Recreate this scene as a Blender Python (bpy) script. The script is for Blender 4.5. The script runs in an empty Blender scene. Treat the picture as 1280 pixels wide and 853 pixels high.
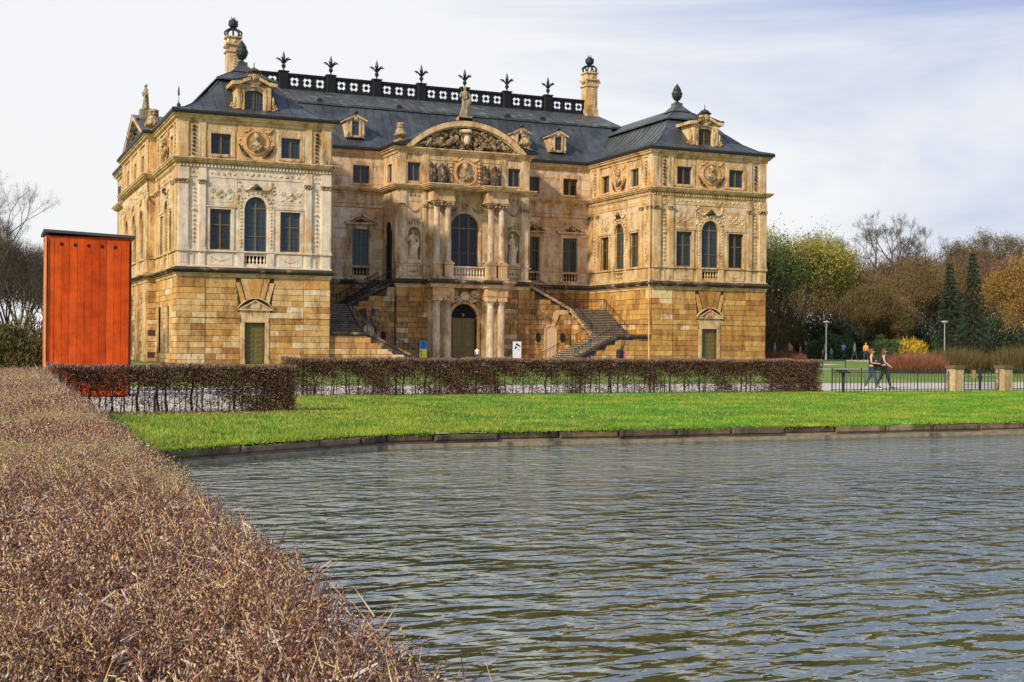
import bpy, bmesh, math, random
import numpy as np
from mathutils import Vector, Matrix
R = math.radians
random.seed(7)
rng = np.random.default_rng(11)
SC = bpy.context.scene
COL = SC.collection

# ------------------------------------------------------------------ camera
cam = bpy.data.cameras.new('camera'); co = bpy.data.objects.new('camera', cam); COL.objects.link(co)
cam.lens = 36 * 1612.1 / 1280; cam.sensor_width = 36; cam.clip_start = .05; cam.clip_end = 6000
co.location = (-15.07, -100, 1.65)
co.matrix_world = Matrix.Translation((-15.07, -100, 1.65)) @ Matrix.Rotation(-R(23.15), 4, 'Z') @ Matrix.Rotation(R(90 + .169), 4, 'X') @ Matrix.Rotation(R(.464), 4, 'Z')
SC.camera = co
# ------------------------------------------------------------------ light
SUN_AZ, SUN_EL = 27, 31        # degrees in front of the west, height
sv = Vector((-math.cos(R(SUN_AZ)) * math.cos(R(SUN_EL)), -math.sin(R(SUN_AZ)) * math.cos(R(SUN_EL)), math.sin(R(SUN_EL))))
W = bpy.data.worlds.new('World'); SC.world = W; W.use_nodes = True
SC.view_settings.view_transform = 'Standard'; SC.view_settings.look = 'None'
SC.view_settings.exposure = 0.0; SC.view_settings.gamma = 1.0
nt = W.node_tree; nt.nodes.clear()
def wn(t, **k):
    n = nt.nodes.new(t)
    for a, b in k.items(): setattr(n, a, b)
    return n
out = wn('ShaderNodeOutputWorld'); bg = wn('ShaderNodeBackground'); L = nt.links.new
sky = wn('ShaderNodeTexSky', sky_type='NISHITA', sun_disc=False, sun_elevation=R(SUN_EL), sun_rotation=math.atan2(sv.x, sv.y), air_density=1.2, dust_density=2.0)
tc = wn('ShaderNodeTexCoord'); mp = wn('ShaderNodeMapping'); mp.inputs['Scale'].default_value = (.9, .9, 4.2); mp.inputs['Rotation'].default_value = (0.1, .25, .6)
nz = wn('ShaderNodeTexNoise'); nz.inputs['Scale'].default_value = 1.7; nz.inputs['Detail'].default_value = 7; nz.inputs['Roughness'].default_value = .56; nz.inputs['Distortion'].default_value = .7
L(tc.outputs['Generated'], mp.inputs['Vector']); L(mp.outputs['Vector'], nz.inputs['Vector'])
dp = wn('ShaderNodeVectorMath', operation='DOT_PRODUCT'); az = R(23.15)
dp.inputs[1].default_value = (math.cos(az) * .74, -math.sin(az) * .74, .60)   # thin cloud, bluer towards the east and overhead
L(tc.outputs['Generated'], dp.inputs[0])
sb = wn('ShaderNodeMath', operation='SUBTRACT'); L(nz.outputs['Fac'], sb.inputs[0]); L(dp.outputs['Value'], sb.inputs[1])
cr = wn('ShaderNodeValToRGB'); cr.color_ramp.elements[0].position = .05; cr.color_ramp.elements[1].position = .36
cr.color_ramp.elements[0].color = (.12, .12, .12, 1); cr.color_ramp.elements[1].color = (1, 1, 1, 1)
L(sb.outputs[0], cr.inputs['Fac'])
cl = wn('ShaderNodeMixRGB'); cl.inputs[1].default_value = (3.0, 4.1, 7.4, 1); cl.inputs[2].default_value = (9.5, 9.6, 9.8, 1)
L(cr.outputs['Color'], cl.inputs[0])
mx = wn('ShaderNodeMixRGB'); mx.inputs[0].default_value = .93
L(sky.outputs[0], mx.inputs[1]); L(cl.outputs[0], mx.inputs[2]); L(mx.outputs[0], bg.inputs[0]); bg.inputs[1].default_value = .1
L(bg.outputs[0], out.inputs[0])
sd = bpy.data.lights.new('sun', 'SUN'); sd.energy = 4.3; sd.angle = R(2.5); sd.color = (1, .87, .66)
so = bpy.data.objects.new('sun', sd); COL.objects.link(so); so.rotation_euler = sv.to_track_quat('Z', 'Y').to_euler()

# ------------------------------------------------------------------ materials
def mat(name, col=(.5, .5, .5), rough=.8, cols=None, tint=None, scale=3, var=.25, stain=None, stain_col=(.02, .015, .01), stain_scale=(.9, .9, .25), bump=.3, bscale=18, metal=0, spec=.5, patch=None):
    m = bpy.data.materials.new(name); m.use_nodes = True; t = m.node_tree; t.nodes.clear(); l = t.links.new
    def n(ty, **k):
        x = t.nodes.new(ty)
        for a, b in k.items(): setattr(x, a, b)
        return x
    o = n('ShaderNodeOutputMaterial'); p = n('ShaderNodeBsdfPrincipled'); l(p.outputs[0], o.inputs[0])
    p.inputs['Roughness'].default_value = rough; p.inputs['Metallic'].default_value = metal
    p.inputs['Specular IOR Level'].default_value = spec
    g = n('ShaderNodeNewGeometry')
    if cols:                                                     # one tone per piece: object random or the face attribute "tint"
        oi = n('ShaderNodeObjectInfo'); a = n('ShaderNodeAttribute', attribute_name='tint')
        ad = n('ShaderNodeMath', operation='ADD'); l(oi.outputs['Random'], ad.inputs[0]); l(a.outputs['Fac'], ad.inputs[1])
        fr = n('ShaderNodeMath', operation='FRACT'); l(ad.outputs[0], fr.inputs[0])
        r = n('ShaderNodeValToRGB'); r.color_ramp.interpolation = 'CONSTANT' if tint != 'smooth' else 'LINEAR'
        e = r.color_ramp.elements; k = len(cols)
        e[0].position = 0; e[0].color = (*cols[0], 1); e[1].position = 1 / k; e[1].color = (*cols[1], 1)
        for i in range(2, k): q = e.new(i / k); q.color = (*cols[i], 1)
        l(fr.outputs[0], r.inputs[0]); c = r.outputs[0]
    else:
        rg = n('ShaderNodeRGB'); rg.outputs[0].default_value = (*col, 1); c = rg.outputs[0]
    if patch:                                                    # larger blotches of a second colour
        pc, ps, th = patch
        z = n('ShaderNodeTexNoise'); z.inputs['Scale'].default_value = ps; z.inputs['Detail'].default_value = 5; l(g.outputs['Position'], z.inputs['Vector'])
        mr = n('ShaderNodeMapRange'); mr.inputs[1].default_value = th - .06; mr.inputs[2].default_value = th + .08; l(z.outputs['Fac'], mr.inputs[0])
        mm = n('ShaderNodeMixRGB'); l(mr.outputs[0], mm.inputs[0]); l(c, mm.inputs[1]); mm.inputs[2].default_value = (*pc, 1); c = mm.outputs[0]
    z = n('ShaderNodeTexNoise'); z.inputs['Scale'].default_value = scale; z.inputs['Detail'].default_value = 8; z.inputs['Roughness'].default_value = .65; l(g.outputs['Position'], z.inputs['Vector'])
    mr = n('ShaderNodeMapRange'); mr.inputs[1].default_value = .25; mr.inputs[2].default_value = .75; mr.inputs[3].default_value = 1 - var; mr.inputs[4].default_value = 1 + var; l(z.outputs['Fac'], mr.inputs[0])
    ml = n('ShaderNodeMixRGB', blend_type='MULTIPLY'); ml.inputs[0].default_value = 1; l(c, ml.inputs[1]); l(mr.outputs[0], ml.inputs[2]); c = ml.outputs[0]
    if stain:
        mp_ = n('ShaderNodeMapping'); mp_.inputs['Scale'].default_value = stain_scale; l(g.outputs['Position'], mp_.inputs['Vector'])
        s = n('ShaderNodeTexNoise'); s.inputs['Scale'].default_value = 1.6; s.inputs['Detail'].default_value = 9; s.inputs['Roughness'].default_value = .7; l(mp_.outputs[0], s.inputs['Vector'])
        sr = n('ShaderNodeMapRange'); sr.inputs[1].default_value = stain; sr.inputs[2].default_value = stain + .14; sr.inputs[4].default_value = .9; l(s.outputs['Fac'], sr.inputs[0])
        sm = n('ShaderNodeMixRGB'); l(sr.outputs[0], sm.inputs[0]); l(c, sm.inputs[1]); sm.inputs[2].default_value = (*stain_col, 1); c = sm.outputs[0]
    if 'stone' in name or 'ashlar' in name or 'carv' in name or 'panel' in name:
        mq = n('ShaderNodeMapping'); mq.inputs['Scale'].default_value = (1.3, 1.3, .45); l(g.outputs['Position'], mq.inputs['Vector'])
        z3 = n('ShaderNodeTexNoise'); z3.inputs['Scale'].default_value = 1.1; z3.inputs['Detail'].default_value = 10; z3.inputs['Roughness'].default_value = .72; l(mq.outputs[0], z3.inputs['Vector'])
        r3 = n('ShaderNodeValToRGB'); r3.color_ramp.elements[0].position = .36; r3.color_ramp.elements[0].color = (.56, .43, .32, 1); r3.color_ramp.elements[1].position = .54; r3.color_ramp.elements[1].color = (1.10, 1.07, 1.02, 1); l(z3.outputs['Fac'], r3.inputs[0])
        m3 = n('ShaderNodeMixRGB', blend_type='MULTIPLY'); m3.inputs[0].default_value = 1 if 'cream' not in name else .6; l(c, m3.inputs[1]); l(r3.outputs[0], m3.inputs[2]); c = m3.outputs[0]
    l(c, p.inputs['Base Color'])
    if bump:
        b = n('ShaderNodeBump'); b.inputs['Strength'].default_value = bump; b.inputs['Distance'].default_value = .02
        z2 = n('ShaderNodeTexNoise'); z2.inputs['Scale'].default_value = bscale; z2.inputs['Detail'].default_value = 4; l(g.outputs['Position'], z2.inputs['Vector'])
        l(z2.outputs['Fac'], b.inputs['Height']); l(b.outputs[0], p.inputs['Normal'])
    return m
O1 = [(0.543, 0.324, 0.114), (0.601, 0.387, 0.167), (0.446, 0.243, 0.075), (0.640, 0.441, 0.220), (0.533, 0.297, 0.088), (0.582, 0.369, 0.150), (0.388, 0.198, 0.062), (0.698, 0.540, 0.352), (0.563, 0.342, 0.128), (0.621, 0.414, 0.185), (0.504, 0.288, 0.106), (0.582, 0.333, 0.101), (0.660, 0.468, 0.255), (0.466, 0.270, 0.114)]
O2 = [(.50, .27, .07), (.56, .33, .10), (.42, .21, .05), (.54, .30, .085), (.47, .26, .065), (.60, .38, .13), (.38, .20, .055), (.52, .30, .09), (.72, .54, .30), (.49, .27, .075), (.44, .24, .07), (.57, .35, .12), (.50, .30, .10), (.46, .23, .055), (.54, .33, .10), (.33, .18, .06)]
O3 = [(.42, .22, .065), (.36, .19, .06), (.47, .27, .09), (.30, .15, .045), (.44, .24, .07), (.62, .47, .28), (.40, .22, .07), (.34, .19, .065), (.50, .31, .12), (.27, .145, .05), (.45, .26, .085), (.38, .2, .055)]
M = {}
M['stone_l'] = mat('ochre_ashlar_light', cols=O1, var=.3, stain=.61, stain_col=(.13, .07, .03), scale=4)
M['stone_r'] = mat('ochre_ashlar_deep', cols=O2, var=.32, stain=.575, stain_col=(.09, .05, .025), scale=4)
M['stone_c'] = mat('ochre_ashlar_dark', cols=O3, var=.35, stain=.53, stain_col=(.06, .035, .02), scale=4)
M['joint'] = mat('mortar_joint', (.06, .035, .018))
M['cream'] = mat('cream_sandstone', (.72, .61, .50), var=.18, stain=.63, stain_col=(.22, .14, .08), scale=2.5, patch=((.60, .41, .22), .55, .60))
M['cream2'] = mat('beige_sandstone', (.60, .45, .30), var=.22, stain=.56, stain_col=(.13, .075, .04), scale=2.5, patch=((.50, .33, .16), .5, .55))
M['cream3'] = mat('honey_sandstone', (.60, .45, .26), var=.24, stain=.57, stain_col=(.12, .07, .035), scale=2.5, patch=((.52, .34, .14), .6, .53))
M['block'] = mat('beige_ashlar', cols=[(.62, .47, .33), (.66, .52, .38), (.58, .43, .29), (.69, .56, .43), (.60, .40, .21), (.64, .50, .36), (.62, .45, .29)], var=.1, scale=3)
M['ochre'] = mat('ochre_panel', (.58, .37, .17), var=.3, stain=.6, stain_col=(.12, .06, .02), scale=3)
M['attic'] = mat('attic_sandstone', (.59, .45, .28), var=.24, stain=.53, stain_col=(.07, .04, .025), stain_scale=(1.6, 1.6, .22), scale=2.5, patch=((.56, .36, .16), .6, .52))
M['gilt'] = mat('yellow_cornice_stone', (.62, .445, .255), var=.28, stain=.585, stain_col=(.08, .045, .02), stain_scale=(.9, .9, 2))
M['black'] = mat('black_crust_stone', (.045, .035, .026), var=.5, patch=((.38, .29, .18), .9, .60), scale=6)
M['sooty'] = mat('soot_darkened_carving', (.035, .028, .022), var=.5, patch=((.26, .19, .11), 3.5, .57), scale=9)
M['carve'] = mat('carved_sandstone', (.46, .34, .2), var=.35, stain=.465, stain_col=(.05, .03, .02), stain_scale=(3, 3, 3), scale=7)
M['carve_l'] = mat('pale_carving', (.64, .53, .37), var=.2, stain=.66, stain_col=(.13, .08, .04), stain_scale=(3, 3, 3), scale=7)
M['pedrel'] = mat('soot_streaked_carving', (.44, .32, .18), var=.4, stain=.43, stain_col=(.035, .025, .018), stain_scale=(2.5, 2.5, 2.5), scale=8)
M['column'] = mat('column_sandstone', (.50, .39, .27), var=.25, stain=.56, stain_col=(.13, .08, .05), stain_scale=(1.5, 1.5, .3), patch=((.56, .47, .36), .7, .54))
M['roof'] = mat('weathered_lead_roof', (.055, .06, .062), .42, var=.35, patch=((.085, .10, .105), .35, .5), scale=1.5, bump=.15, bscale=4, metal=.25)
M['roof2'] = mat('upper_roof_patina', (.075, .078, .075), .45, var=.4, patch=((.13, .20, .185), .9, .60), stain=.6, stain_col=(.035, .035, .035), scale=1.2, bump=.15, bscale=4, metal=.2)
M['gutter'] = mat('dark_gutter', (.018, .018, .018), .5)
M['iron'] = mat('dark_green_iron', (.018, .026, .024), .45, var=.5)
M['ballu'] = mat('blackened_copper', (.010, .011, .011), .5, var=.5, spec=.3)
M['bronze'] = mat('window_frame_brown', (.17, .105, .035), .5, bump=0)
M['bar'] = mat('dark_glazing_bar', (.045, .03, .015), .5, bump=0)
M['door'] = mat('olive_door_paint', (.15, .115, .03), .5, var=.2, bump=.1)
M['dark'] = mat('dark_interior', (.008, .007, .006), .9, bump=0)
M['step'] = mat('blackened_step_stone', (.05, .042, .034), .8, var=.5, patch=((.26, .2, .13), 1.2, .63), scale=6)
M['tread'] = mat('pale_tread', (.30, .24, .17), .8, var=.4, stain=.52, stain_col=(.05, .04, .03), scale=5)  # lighter tone for step tops and nosing strips
M['railing'] = mat('black_iron_rail', (.012, .010, .009), .5, bump=0)
M['statue'] = mat('weathered_statue_stone', (.30, .25, .16), var=.4, stain=.52, stain_col=(.05, .045, .03), stain_scale=(2, 2, 1), scale=5)
M['niche'] = mat('peach_plaster', (.62, .43, .28), var=.1)
g = bpy.data.materials.new('window_glass'); g.use_nodes = True; p = g.node_tree.nodes['Principled BSDF']
p.inputs['Roughness'].default_value = .12; p.inputs['Specular IOR Level'].default_value = .55
b = g.node_tree.nodes.new('ShaderNodeBump'); z = g.node_tree.nodes.new('ShaderNodeTexNoise'); z.inputs['Scale'].default_value = 3.0; b.inputs['Strength'].default_value = .5; b.inputs['Distance'].default_value = .03
ge = g.node_tree.nodes.new('ShaderNodeNewGeometry'); g.node_tree.links.new(ge.outputs['Position'], z.inputs['Vector'])
g.node_tree.links.new(z.outputs['Fac'], b.inputs['Height']); g.node_tree.links.new(b.outputs[0], p.inputs['Normal']); M['glass'] = g
oi = g.node_tree.nodes.new('ShaderNodeObjectInfo'); rr_ = g.node_tree.nodes.new('ShaderNodeValToRGB'); e_ = rr_.color_ramp.elements; e_[0].position = .3; e_[0].color = (.004, .006, .007, 1); e_[1].position = 1; e_[1].color = (.03, .065, .085, 1)  # brighter bluish reflection in some windows is put into the base colour
g.node_tree.links.new(oi.outputs['Random'], rr_.inputs[0]); g.node_tree.links.new(rr_.outputs[0], p.inputs['Base Color'])

# ------------------------------------------------------------------ mesh helpers
def tag(o, label=None, cat=None, group=None, kind=None):
    for k, v in (('label', label), ('category', cat), ('group', group), ('kind', kind)):
        if v: o[k] = v
    return o
def empty(name, loc=(0, 0, 0), rz=0, **k):
    o = bpy.data.objects.new(name, None); o.empty_display_size = .3; COL.objects.link(o); o.location = loc; o.rotation_euler = (0, 0, rz); return tag(o, **k)
class Fr:
    """A facade's frame: u runs along it, d points outwards, z up."""
    def __init__(s, o, U, N): s.o = Vector(o); s.U = Vector(U); s.N = Vector(N)
    def __call__(s, u, d, z): return (s.o.x + u * s.U.x + d * s.N.x, s.o.y + u * s.U.y + d * s.N.y, s.o.z + z)
    def sub(s, u, d=0): return Fr(s(u, d, 0), s.U, s.N)
I_ = Fr((0, 0, 0), (1, 0, 0), (0, 1, 0))
_ico = bmesh.new(); bmesh.ops.create_icosphere(_ico, subdivisions=1, radius=1)
IV = [v.co.copy() for v in _ico.verts]; IF = [[v.index for v in f.verts] for f in _ico.faces]; _ico.free()
_ico = bmesh.new(); bmesh.ops.create_icosphere(_ico, subdivisions=2, radius=1)
IV2 = [v.co.copy() for v in _ico.verts]; IF2 = [[v.index for v in f.verts] for f in _ico.faces]; _ico.free()
class MB:
    def __init__(s, F=I_): s.v = []; s.f = []; s.t = []; s.F = F
    def add(s, vs, fs, t=0.):
        n = len(s.v); s.v += vs; s.f += [[i + n for i in f] for f in fs]; s.t += [t] * len(fs); return s
    def box(s, u0, u1, d0, d1, z0, z1, t=0., F=None):
        F = F or s.F
        return s.add([F(u, d, z) for z in (z0, z1) for d in (d0, d1) for u in (u0, u1)], [(0, 2, 3, 1), (4, 5, 7, 6), (0, 1, 5, 4), (2, 6, 7, 3), (0, 4, 6, 2), (1, 3, 7, 5)], t)
    def bev(s, u0, u1, d0, d1, z0, z1, b=.02, t=0.):
        F = s.F; b = min(b, (u1 - u0) / 3, (z1 - z0) / 3)
        return s.add([F(*q) for q in ((u0, d0, z0), (u1, d0, z0), (u1, d0, z1), (u0, d0, z1), (u0, d1 - b, z0), (u1, d1 - b, z0), (u1, d1 - b, z1), (u0, d1 - b, z1), (u0 + b, d1, z0 + b), (u1 - b, d1, z0 + b), (u1 - b, d1, z1 - b), (u0 + b, d1, z1 - b))],
                     [(0, 1, 5, 4), (1, 2, 6, 5), (2, 3, 7, 6), (3, 0, 4, 7), (4, 5, 9, 8), (5, 6, 10, 9), (6, 7, 11, 10), (7, 4, 8, 11), (8, 9, 10, 11)], t)
    def prism(s, pts, d0, d1, t=0., F=None):
        F = F or s.F; n = len(pts)
        return s.add([F(u, d, z) for d in (d0, d1) for u, z in pts], [list(range(n))[::-1], list(range(n, 2 * n))] + [(i, (i + 1) % n, n + (i + 1) % n, n + i) for i in range(n)], t)
    def lathe(s, u, d, z, prof, n=10, t=0., F=None):
        F = F or s.F; vs = [F(u + r * math.cos(2 * math.pi * i / n), d + r * math.sin(2 * math.pi * i / n), z + h) for r, h in prof for i in range(n)]
        fs = [(j * n + i, j * n + (i + 1) % n, (j + 1) * n + (i + 1) % n, (j + 1) * n + i) for j in range(len(prof) - 1) for i in range(n)]
        return s.add(vs, fs + [list(range(n))[::-1], [(len(prof) - 1) * n + i for i in range(n)]], t)
    def blob(s, u, d, z, ru, rd, rz, hi=False, rot=0, F=None, j=0.):
        F = F or s.F; c, k = math.cos(rot), math.sin(rot); V, Q = (IV2, IF2) if hi else (IV, IF); vs = []
        for v in V:
            q = 1 + random.uniform(-j, j); x, y = v.x * ru * q, v.z * rz * q; vs.append(F(u + x * c - y * k, d + v.y * rd, z + x * k + y * c))
        return s.add(vs, Q)
    def bar(s, a, b, r0, r1=None, n=4):
        a = Vector(a); b = Vector(b); r1 = r0 if r1 is None else r1; q = (b - a)
        if q.length < 1e-6: return s
        x = q.orthogonal().normalized(); y = q.normalized().cross(x)
        vs = [tuple(c + (x * math.cos(2 * math.pi * (i + .5) / n) + y * math.sin(2 * math.pi * (i + .5) / n)) * r) for c, r in ((a, r0), (b, r1)) for i in range(n)]
        return s.add(vs, [(i, (i + 1) % n, n + (i + 1) % n, n + i) for i in range(n)] + [list(range(n))[::-1], list(range(n, 2 * n))])
    def build(s, name, m, parent=None, smooth=False, fix=False, **k):
        me = bpy.data.meshes.new(name); me.from_pydata(s.v, [], s.f)
        for q in (m if isinstance(m, list) else [m]): me.materials.append(q)
        if any(s.t):
            a = me.attributes.new('tint', 'FLOAT', 'FACE'); a.data.foreach_set('value', s.t)
        if fix:
            bm = bmesh.new(); bm.from_mesh(me); bmesh.ops.recalc_face_normals(bm, faces=bm.faces); bm.to_mesh(me); bm.free()
        if smooth: me.shade_smooth()
        o = bpy.data.objects.new(name, me); COL.objects.link(o); o.parent = parent
        return tag(o, **k)
def np_mesh(name, V, Fc, m, parent=None, tint=None, **k):
    """V (n,3), Fc (k,3 or 4) arrays"""
    me = bpy.data.meshes.new(name); n, w = Fc.shape
    me.vertices.add(len(V)); me.vertices.foreach_set('co', V.astype(np.float32).ravel())
    me.loops.add(n * w); me.loops.foreach_set('vertex_index', Fc.astype(np.int32).ravel())
    me.polygons.add(n); me.polygons.foreach_set('loop_start', np.arange(0, n * w, w, dtype=np.int32))
    me.update(calc_edges=True)
    if tint is not None: a = me.attributes.new('tint', 'FLOAT', 'FACE'); a.data.foreach_set('value', tint.astype(np.float32))
    me.materials.append(m); o = bpy.data.objects.new(name, me); COL.objects.link(o); o.parent = parent
    return tag(o, **k)
def copy_tree(o, loc=None, rz=None, parent=None, label=None):
    c = o.copy(); COL.objects.link(c); c.parent = parent
    if loc is not None: c.location = loc
    if rz is not None: c.rotation_euler = (0, 0, rz)
    if label: c['label'] = label
    for ch in o.children: copy_tree(ch, parent=c)
    return c
def minus(a, b, cuts):
    """interval a..b without the cuts"""
    r = [(a, b)]
    for c0, c1 in cuts:
        q = []
        for x, y in r:
            if c1 <= x or c0 >= y: q.append((x, y)); continue
            if c0 > x: q.append((x, c0))
            if c1 < y: q.append((c1, y))
        r = q
    return [(x, y) for x, y in r if y - x > .02]
def wall(mb, u0, u1, z0, z1, d0, d1, holes=()):
    k_ = .006 if abs(mb.F.N.x) > .5 else .003; u0 += k_; u1 -= k_
    zs = sorted({z0, z1} | {min(max(q, z0), z1) for h in holes for q in h[2:4]})
    for a, b in zip(zs, zs[1:]):
        if b - a < 1e-4: continue
        m = (a + b) / 2
        for x, y in minus(u0, u1, [(h[0], h[1]) for h in holes if h[2] < m < h[3]]): mb.box(x, y, d0, d1, a, b)
def arc(uc, r, zs, n=12, rz=None): rz = rz or r; return [(uc + r * math.cos(math.pi * i / n), zs + rz * math.sin(math.pi * i / n)) for i in range(n + 1)]
def arch_fill(mb, uc, r, zs, zt, d0, d1, n=12, rz=None):
    a = arc(uc, r, zs, n, rz)
    for (x0, y0), (x1, y1) in zip(a, a[1:]): mb.prism([(x1, y1), (x0, y0), (x0, zt), (x1, zt)], d0, d1)
def arch_ring(mb, uc, r0, r1, zs, d0, d1, n=12):
    a = arc(uc, r0, zs, n); b_ = arc(uc, r1, zs, n)
    for i in range(n): mb.prism([a[i + 1], a[i], b_[i], b_[i + 1]], d0, d1)
def sweep(mb, path, prof, closed=False):
    """a moulding: profile [(out, z)] carried along a plan path whose outside is on the right of its direction"""
    P = [Vector(p) for p in path]; n = len(P); ring = []
    for i in range(n):
        a = P[i - 1] if (i or closed) else None; c = P[(i + 1) % n] if (i < n - 1 or closed) else None
        d1 = (P[i] - a).normalized() if a is not None else None; d2 = (c - P[i]).normalized() if c is not None else None
        d1 = d1 or d2; d2 = d2 or d1; n1 = Vector((d1.y, -d1.x)); n2 = Vector((d2.y, -d2.x)); m = (n1 + n2); m = m / max(m.length_squared / 2, .2)
        ring.append([(P[i].x + m.x * o, P[i].y + m.y * o, z) for o, z in prof])
    k = len(prof); vs = [q for r in ring for q in r]; fs = []
    for i in range(n if closed else n - 1):
        j = (i + 1) % n
        fs += [(i * k + q, j * k + q, j * k + q + 1, i * k + q + 1) for q in range(k - 1)]
    mb.add(vs, fs)

# ------------------------------------------------------------------ the palace
PAL = empty('palace', (26.5, 0, 0), label='large baroque sandstone palace with ochre ground floor, grey lead roof and curved outside stairs', cat='palace')
PAL.location = (0, 0, 0)
WW, GG, MM, DEEP = 11.9, 29.2, 26.5, 41.0
FL = Fr((0, 0, 0), (1, 0, 0), (0, -1, 0)); FRt = Fr((WW + GG, 0, 0), (1, 0, 0), (0, -1, 0))
FRi = Fr((WW + GG, 12.4, 0), (0, -1, 0), (-1, 0, 0)); FLi = Fr((WW, 0, 0), (0, 1, 0), (1, 0, 0))
FS1 = Fr((0, 11.3, 0), (0, -1, 0), (-1, 0, 0)); FS2 = Fr((-.7, 29.7, 0), (0, -1, 0), (-1, 0, 0)); FS3 = Fr((0, 41, 0), (0, -1, 0), (-1, 0, 0))
FS12 = Fr((-.7, 11.3, 0), (1, 0, 0), (0, -1, 0))
FRe = Fr((2 * WW + GG, 0, 0), (0, 1, 0), (1, 0, 0))
FC = Fr((MM, 12.4, 0), (1, 0, 0), (0, -1, 0)); FA = Fr((MM, 8.3, 0), (1, 0, 0), (0, -1, 0)); YC = 6.5
FAl = Fr((MM - 6.37, 12.4, 0), (0, -1, 0), (-1, 0, 0)); FAr = Fr((MM + 6.37, 8.3, 0), (0, 1, 0), (1, 0, 0))
COUR = [0.0, .31] + [.31 + .4625 * i for i in range(1, 14)] ; COUR[-1] = 6.68
STONES = []     # (size in view, material, F, rect, d)
def stones(F, u0, u1, cuts, m, d=0., z0=0, z1=6.68, lo=.75, hi=2.3, cour=COUR, th=.06):
    for a, b_ in zip(cour, cour[1:]):
        if b_ <= z0 + .01 or a >= z1 - .01: continue
        mid = (a + b_) / 2
        for x, y in minus(u0, u1, [c_ for c_ in (c(mid) if callable(c) else ((c[0], c[1]) if c[2] < mid < c[3] else None) for c in cuts) if c_]):
            n = max(1, round((y - x) / random.uniform(lo, hi))); w = [random.uniform(.5, 1.5) for _ in range(n)]; s = sum(w); q = x
            for wi in w:
                e = q + (y - x) * wi / s
                dd = d + random.uniform(-.008, .010) + (.05 if 3.5 < mid < 4.0 and z0 == 0 and cour is COUR else 0) + (.05 if mid < .3 and cour is COUR else 0)
                fac = {(0, -1): 1., (-1, 0): .25, (1, 0): 0}[(round(F.N.x), round(F.N.y))]; p = F(q, 0, 0)
                STONES.append((fac * (e - q) * (b_ - a) / ((p[1] + 110) ** 2 * 1e-4), m, F, (q + .011, e - .011, a + .012, b_ - .012), dd, th)); q = e
def window(F, uc, z0, z1, h, archr=None, nx=2, nz=8, d=-.28, casing=.07, trans=.62, cols3=False):
    """z1: top, or springing height when arched"""
    m = MB(F); g_ = MB(F); gb = MB(F)
    m.box(uc - h, uc - h + casing, d, d + .09, z0, z1); m.box(uc + h - casing, uc + h, d, d + .09, z0, z1); m.box(uc - h + casing, uc + h - casing, d, d + .09, z0, z0 + casing)
    if archr:
        arch_ring(m, uc, archr - casing, archr, z1, d, d + .09, 10); zt = z1
        m.box(uc - h + casing, uc + h - casing, d, d + .09, z1 - .05, z1 + .05)
    else: m.box(uc - h + casing, uc + h - casing, d, d + .09, z1 - casing, z1); zt = z0 + (z1 - z0) * trans; 
    mull = [uc - h / 3, uc + h / 3] if cols3 else [uc]
    top = z1 if not archr else z1 + math.sqrt(max(archr ** 2 - (mull[0] - uc) ** 2, .01)) - .02
    for x in mull: m.box(x - .06, x + .06, d + .005, d + .11, z0 + casing, top)
    if archr is None and z1 - z0 > 2.2: m.box(uc - h + casing, uc + h - casing, d + .003, d + .095, zt - .04, zt + .04)
    if archr: m.box(uc - h + casing, uc + h - casing, d + .003, d + .095, z0 + (z1 - z0) * .36 - .03, z0 + (z1 - z0) * .36 + .03)
    cells = [uc - h] + mull + [uc + h]
    for a, b_ in zip(cells, cells[1:]):
        for i in range(1, nx): x = a + (b_ - a) * i / nx; gb.box(x - .013, x + .013, d + .01, d + .05, z0, z1 if not archr else z1 + math.sqrt(max(archr ** 2 - (x - uc) ** 2, 0)) - .03)
    step = (z1 - z0) / nz
    for i in range(1, nz): gb.box(uc - h, uc + h, d + .012, d + .048, z0 + i * step - .014, z0 + i * step + .014)
    if archr:
        k = 1
        while k * step < archr * .95: w = math.sqrt(archr ** 2 - (k * step) ** 2); gb.box(uc - w, uc + w, d + .012, d + .048, z1 + k * step - .014, z1 + k * step + .014); k += 1
    o = m.build('window', M['bronze'], PAL)
    pts = [(uc + h, z0), (uc + h, z1)] + ([] if not archr else arc(uc, archr, z1, 12)[1:-1]) + [(uc - h, z1), (uc - h, z0)]
    g_.prism(pts, d + .0, d + .025); g_.build('glass', M['glass'], o)
    gb.build('glazing_bars', M['bar'], o)
    return o
def balusters(F, u0, u1, z0, z1, d=-.02, mt='cream'):
    par = MB(F); par.box(u0, u1, d - .2, d + .02, z0, z0 + .1); par.box(u0, u1, d - .22, d + .04, z1 - .1, z1)
    o = par.build('balustrade', M[mt], PAL); n = max(3, round((u1 - u0) / .29)); h = z1 - z0 - .2
    bm = MB(Fr((0, 0, 0), (1, 0, 0), (0, 1, 0))); bm.lathe(0, 0, 0, [(.075, 0), (.075, .05), (.035, .1), (.09, .3 * h), (.095, .4 * h), (.045, .7 * h), (.035, .82 * h), (.07, h - .05), (.075, h)], 8)
    first = None
    for i in range(n):
        u = u0 + (u1 - u0) * (i + .5) / n
        if first is None: first = bm.build('baluster', M[mt], o, smooth=False); b_ = first
        else: b_ = first.copy(); COL.objects.link(b_); b_.parent = o
        b_.location = F(u, d - .09, z0 + .1)
def festoon(mb, uc, w, z, drop, r=.08, d=.06, n=11):
    for i in range(n):
        t = -1 + 2 * i / (n - 1); mb.blob(uc + t * w, d, z - drop * (1 - t * t), r * (1.25 - abs(t) * .6), r * .9, r * (1.25 - abs(t) * .6), j=.2)
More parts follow.
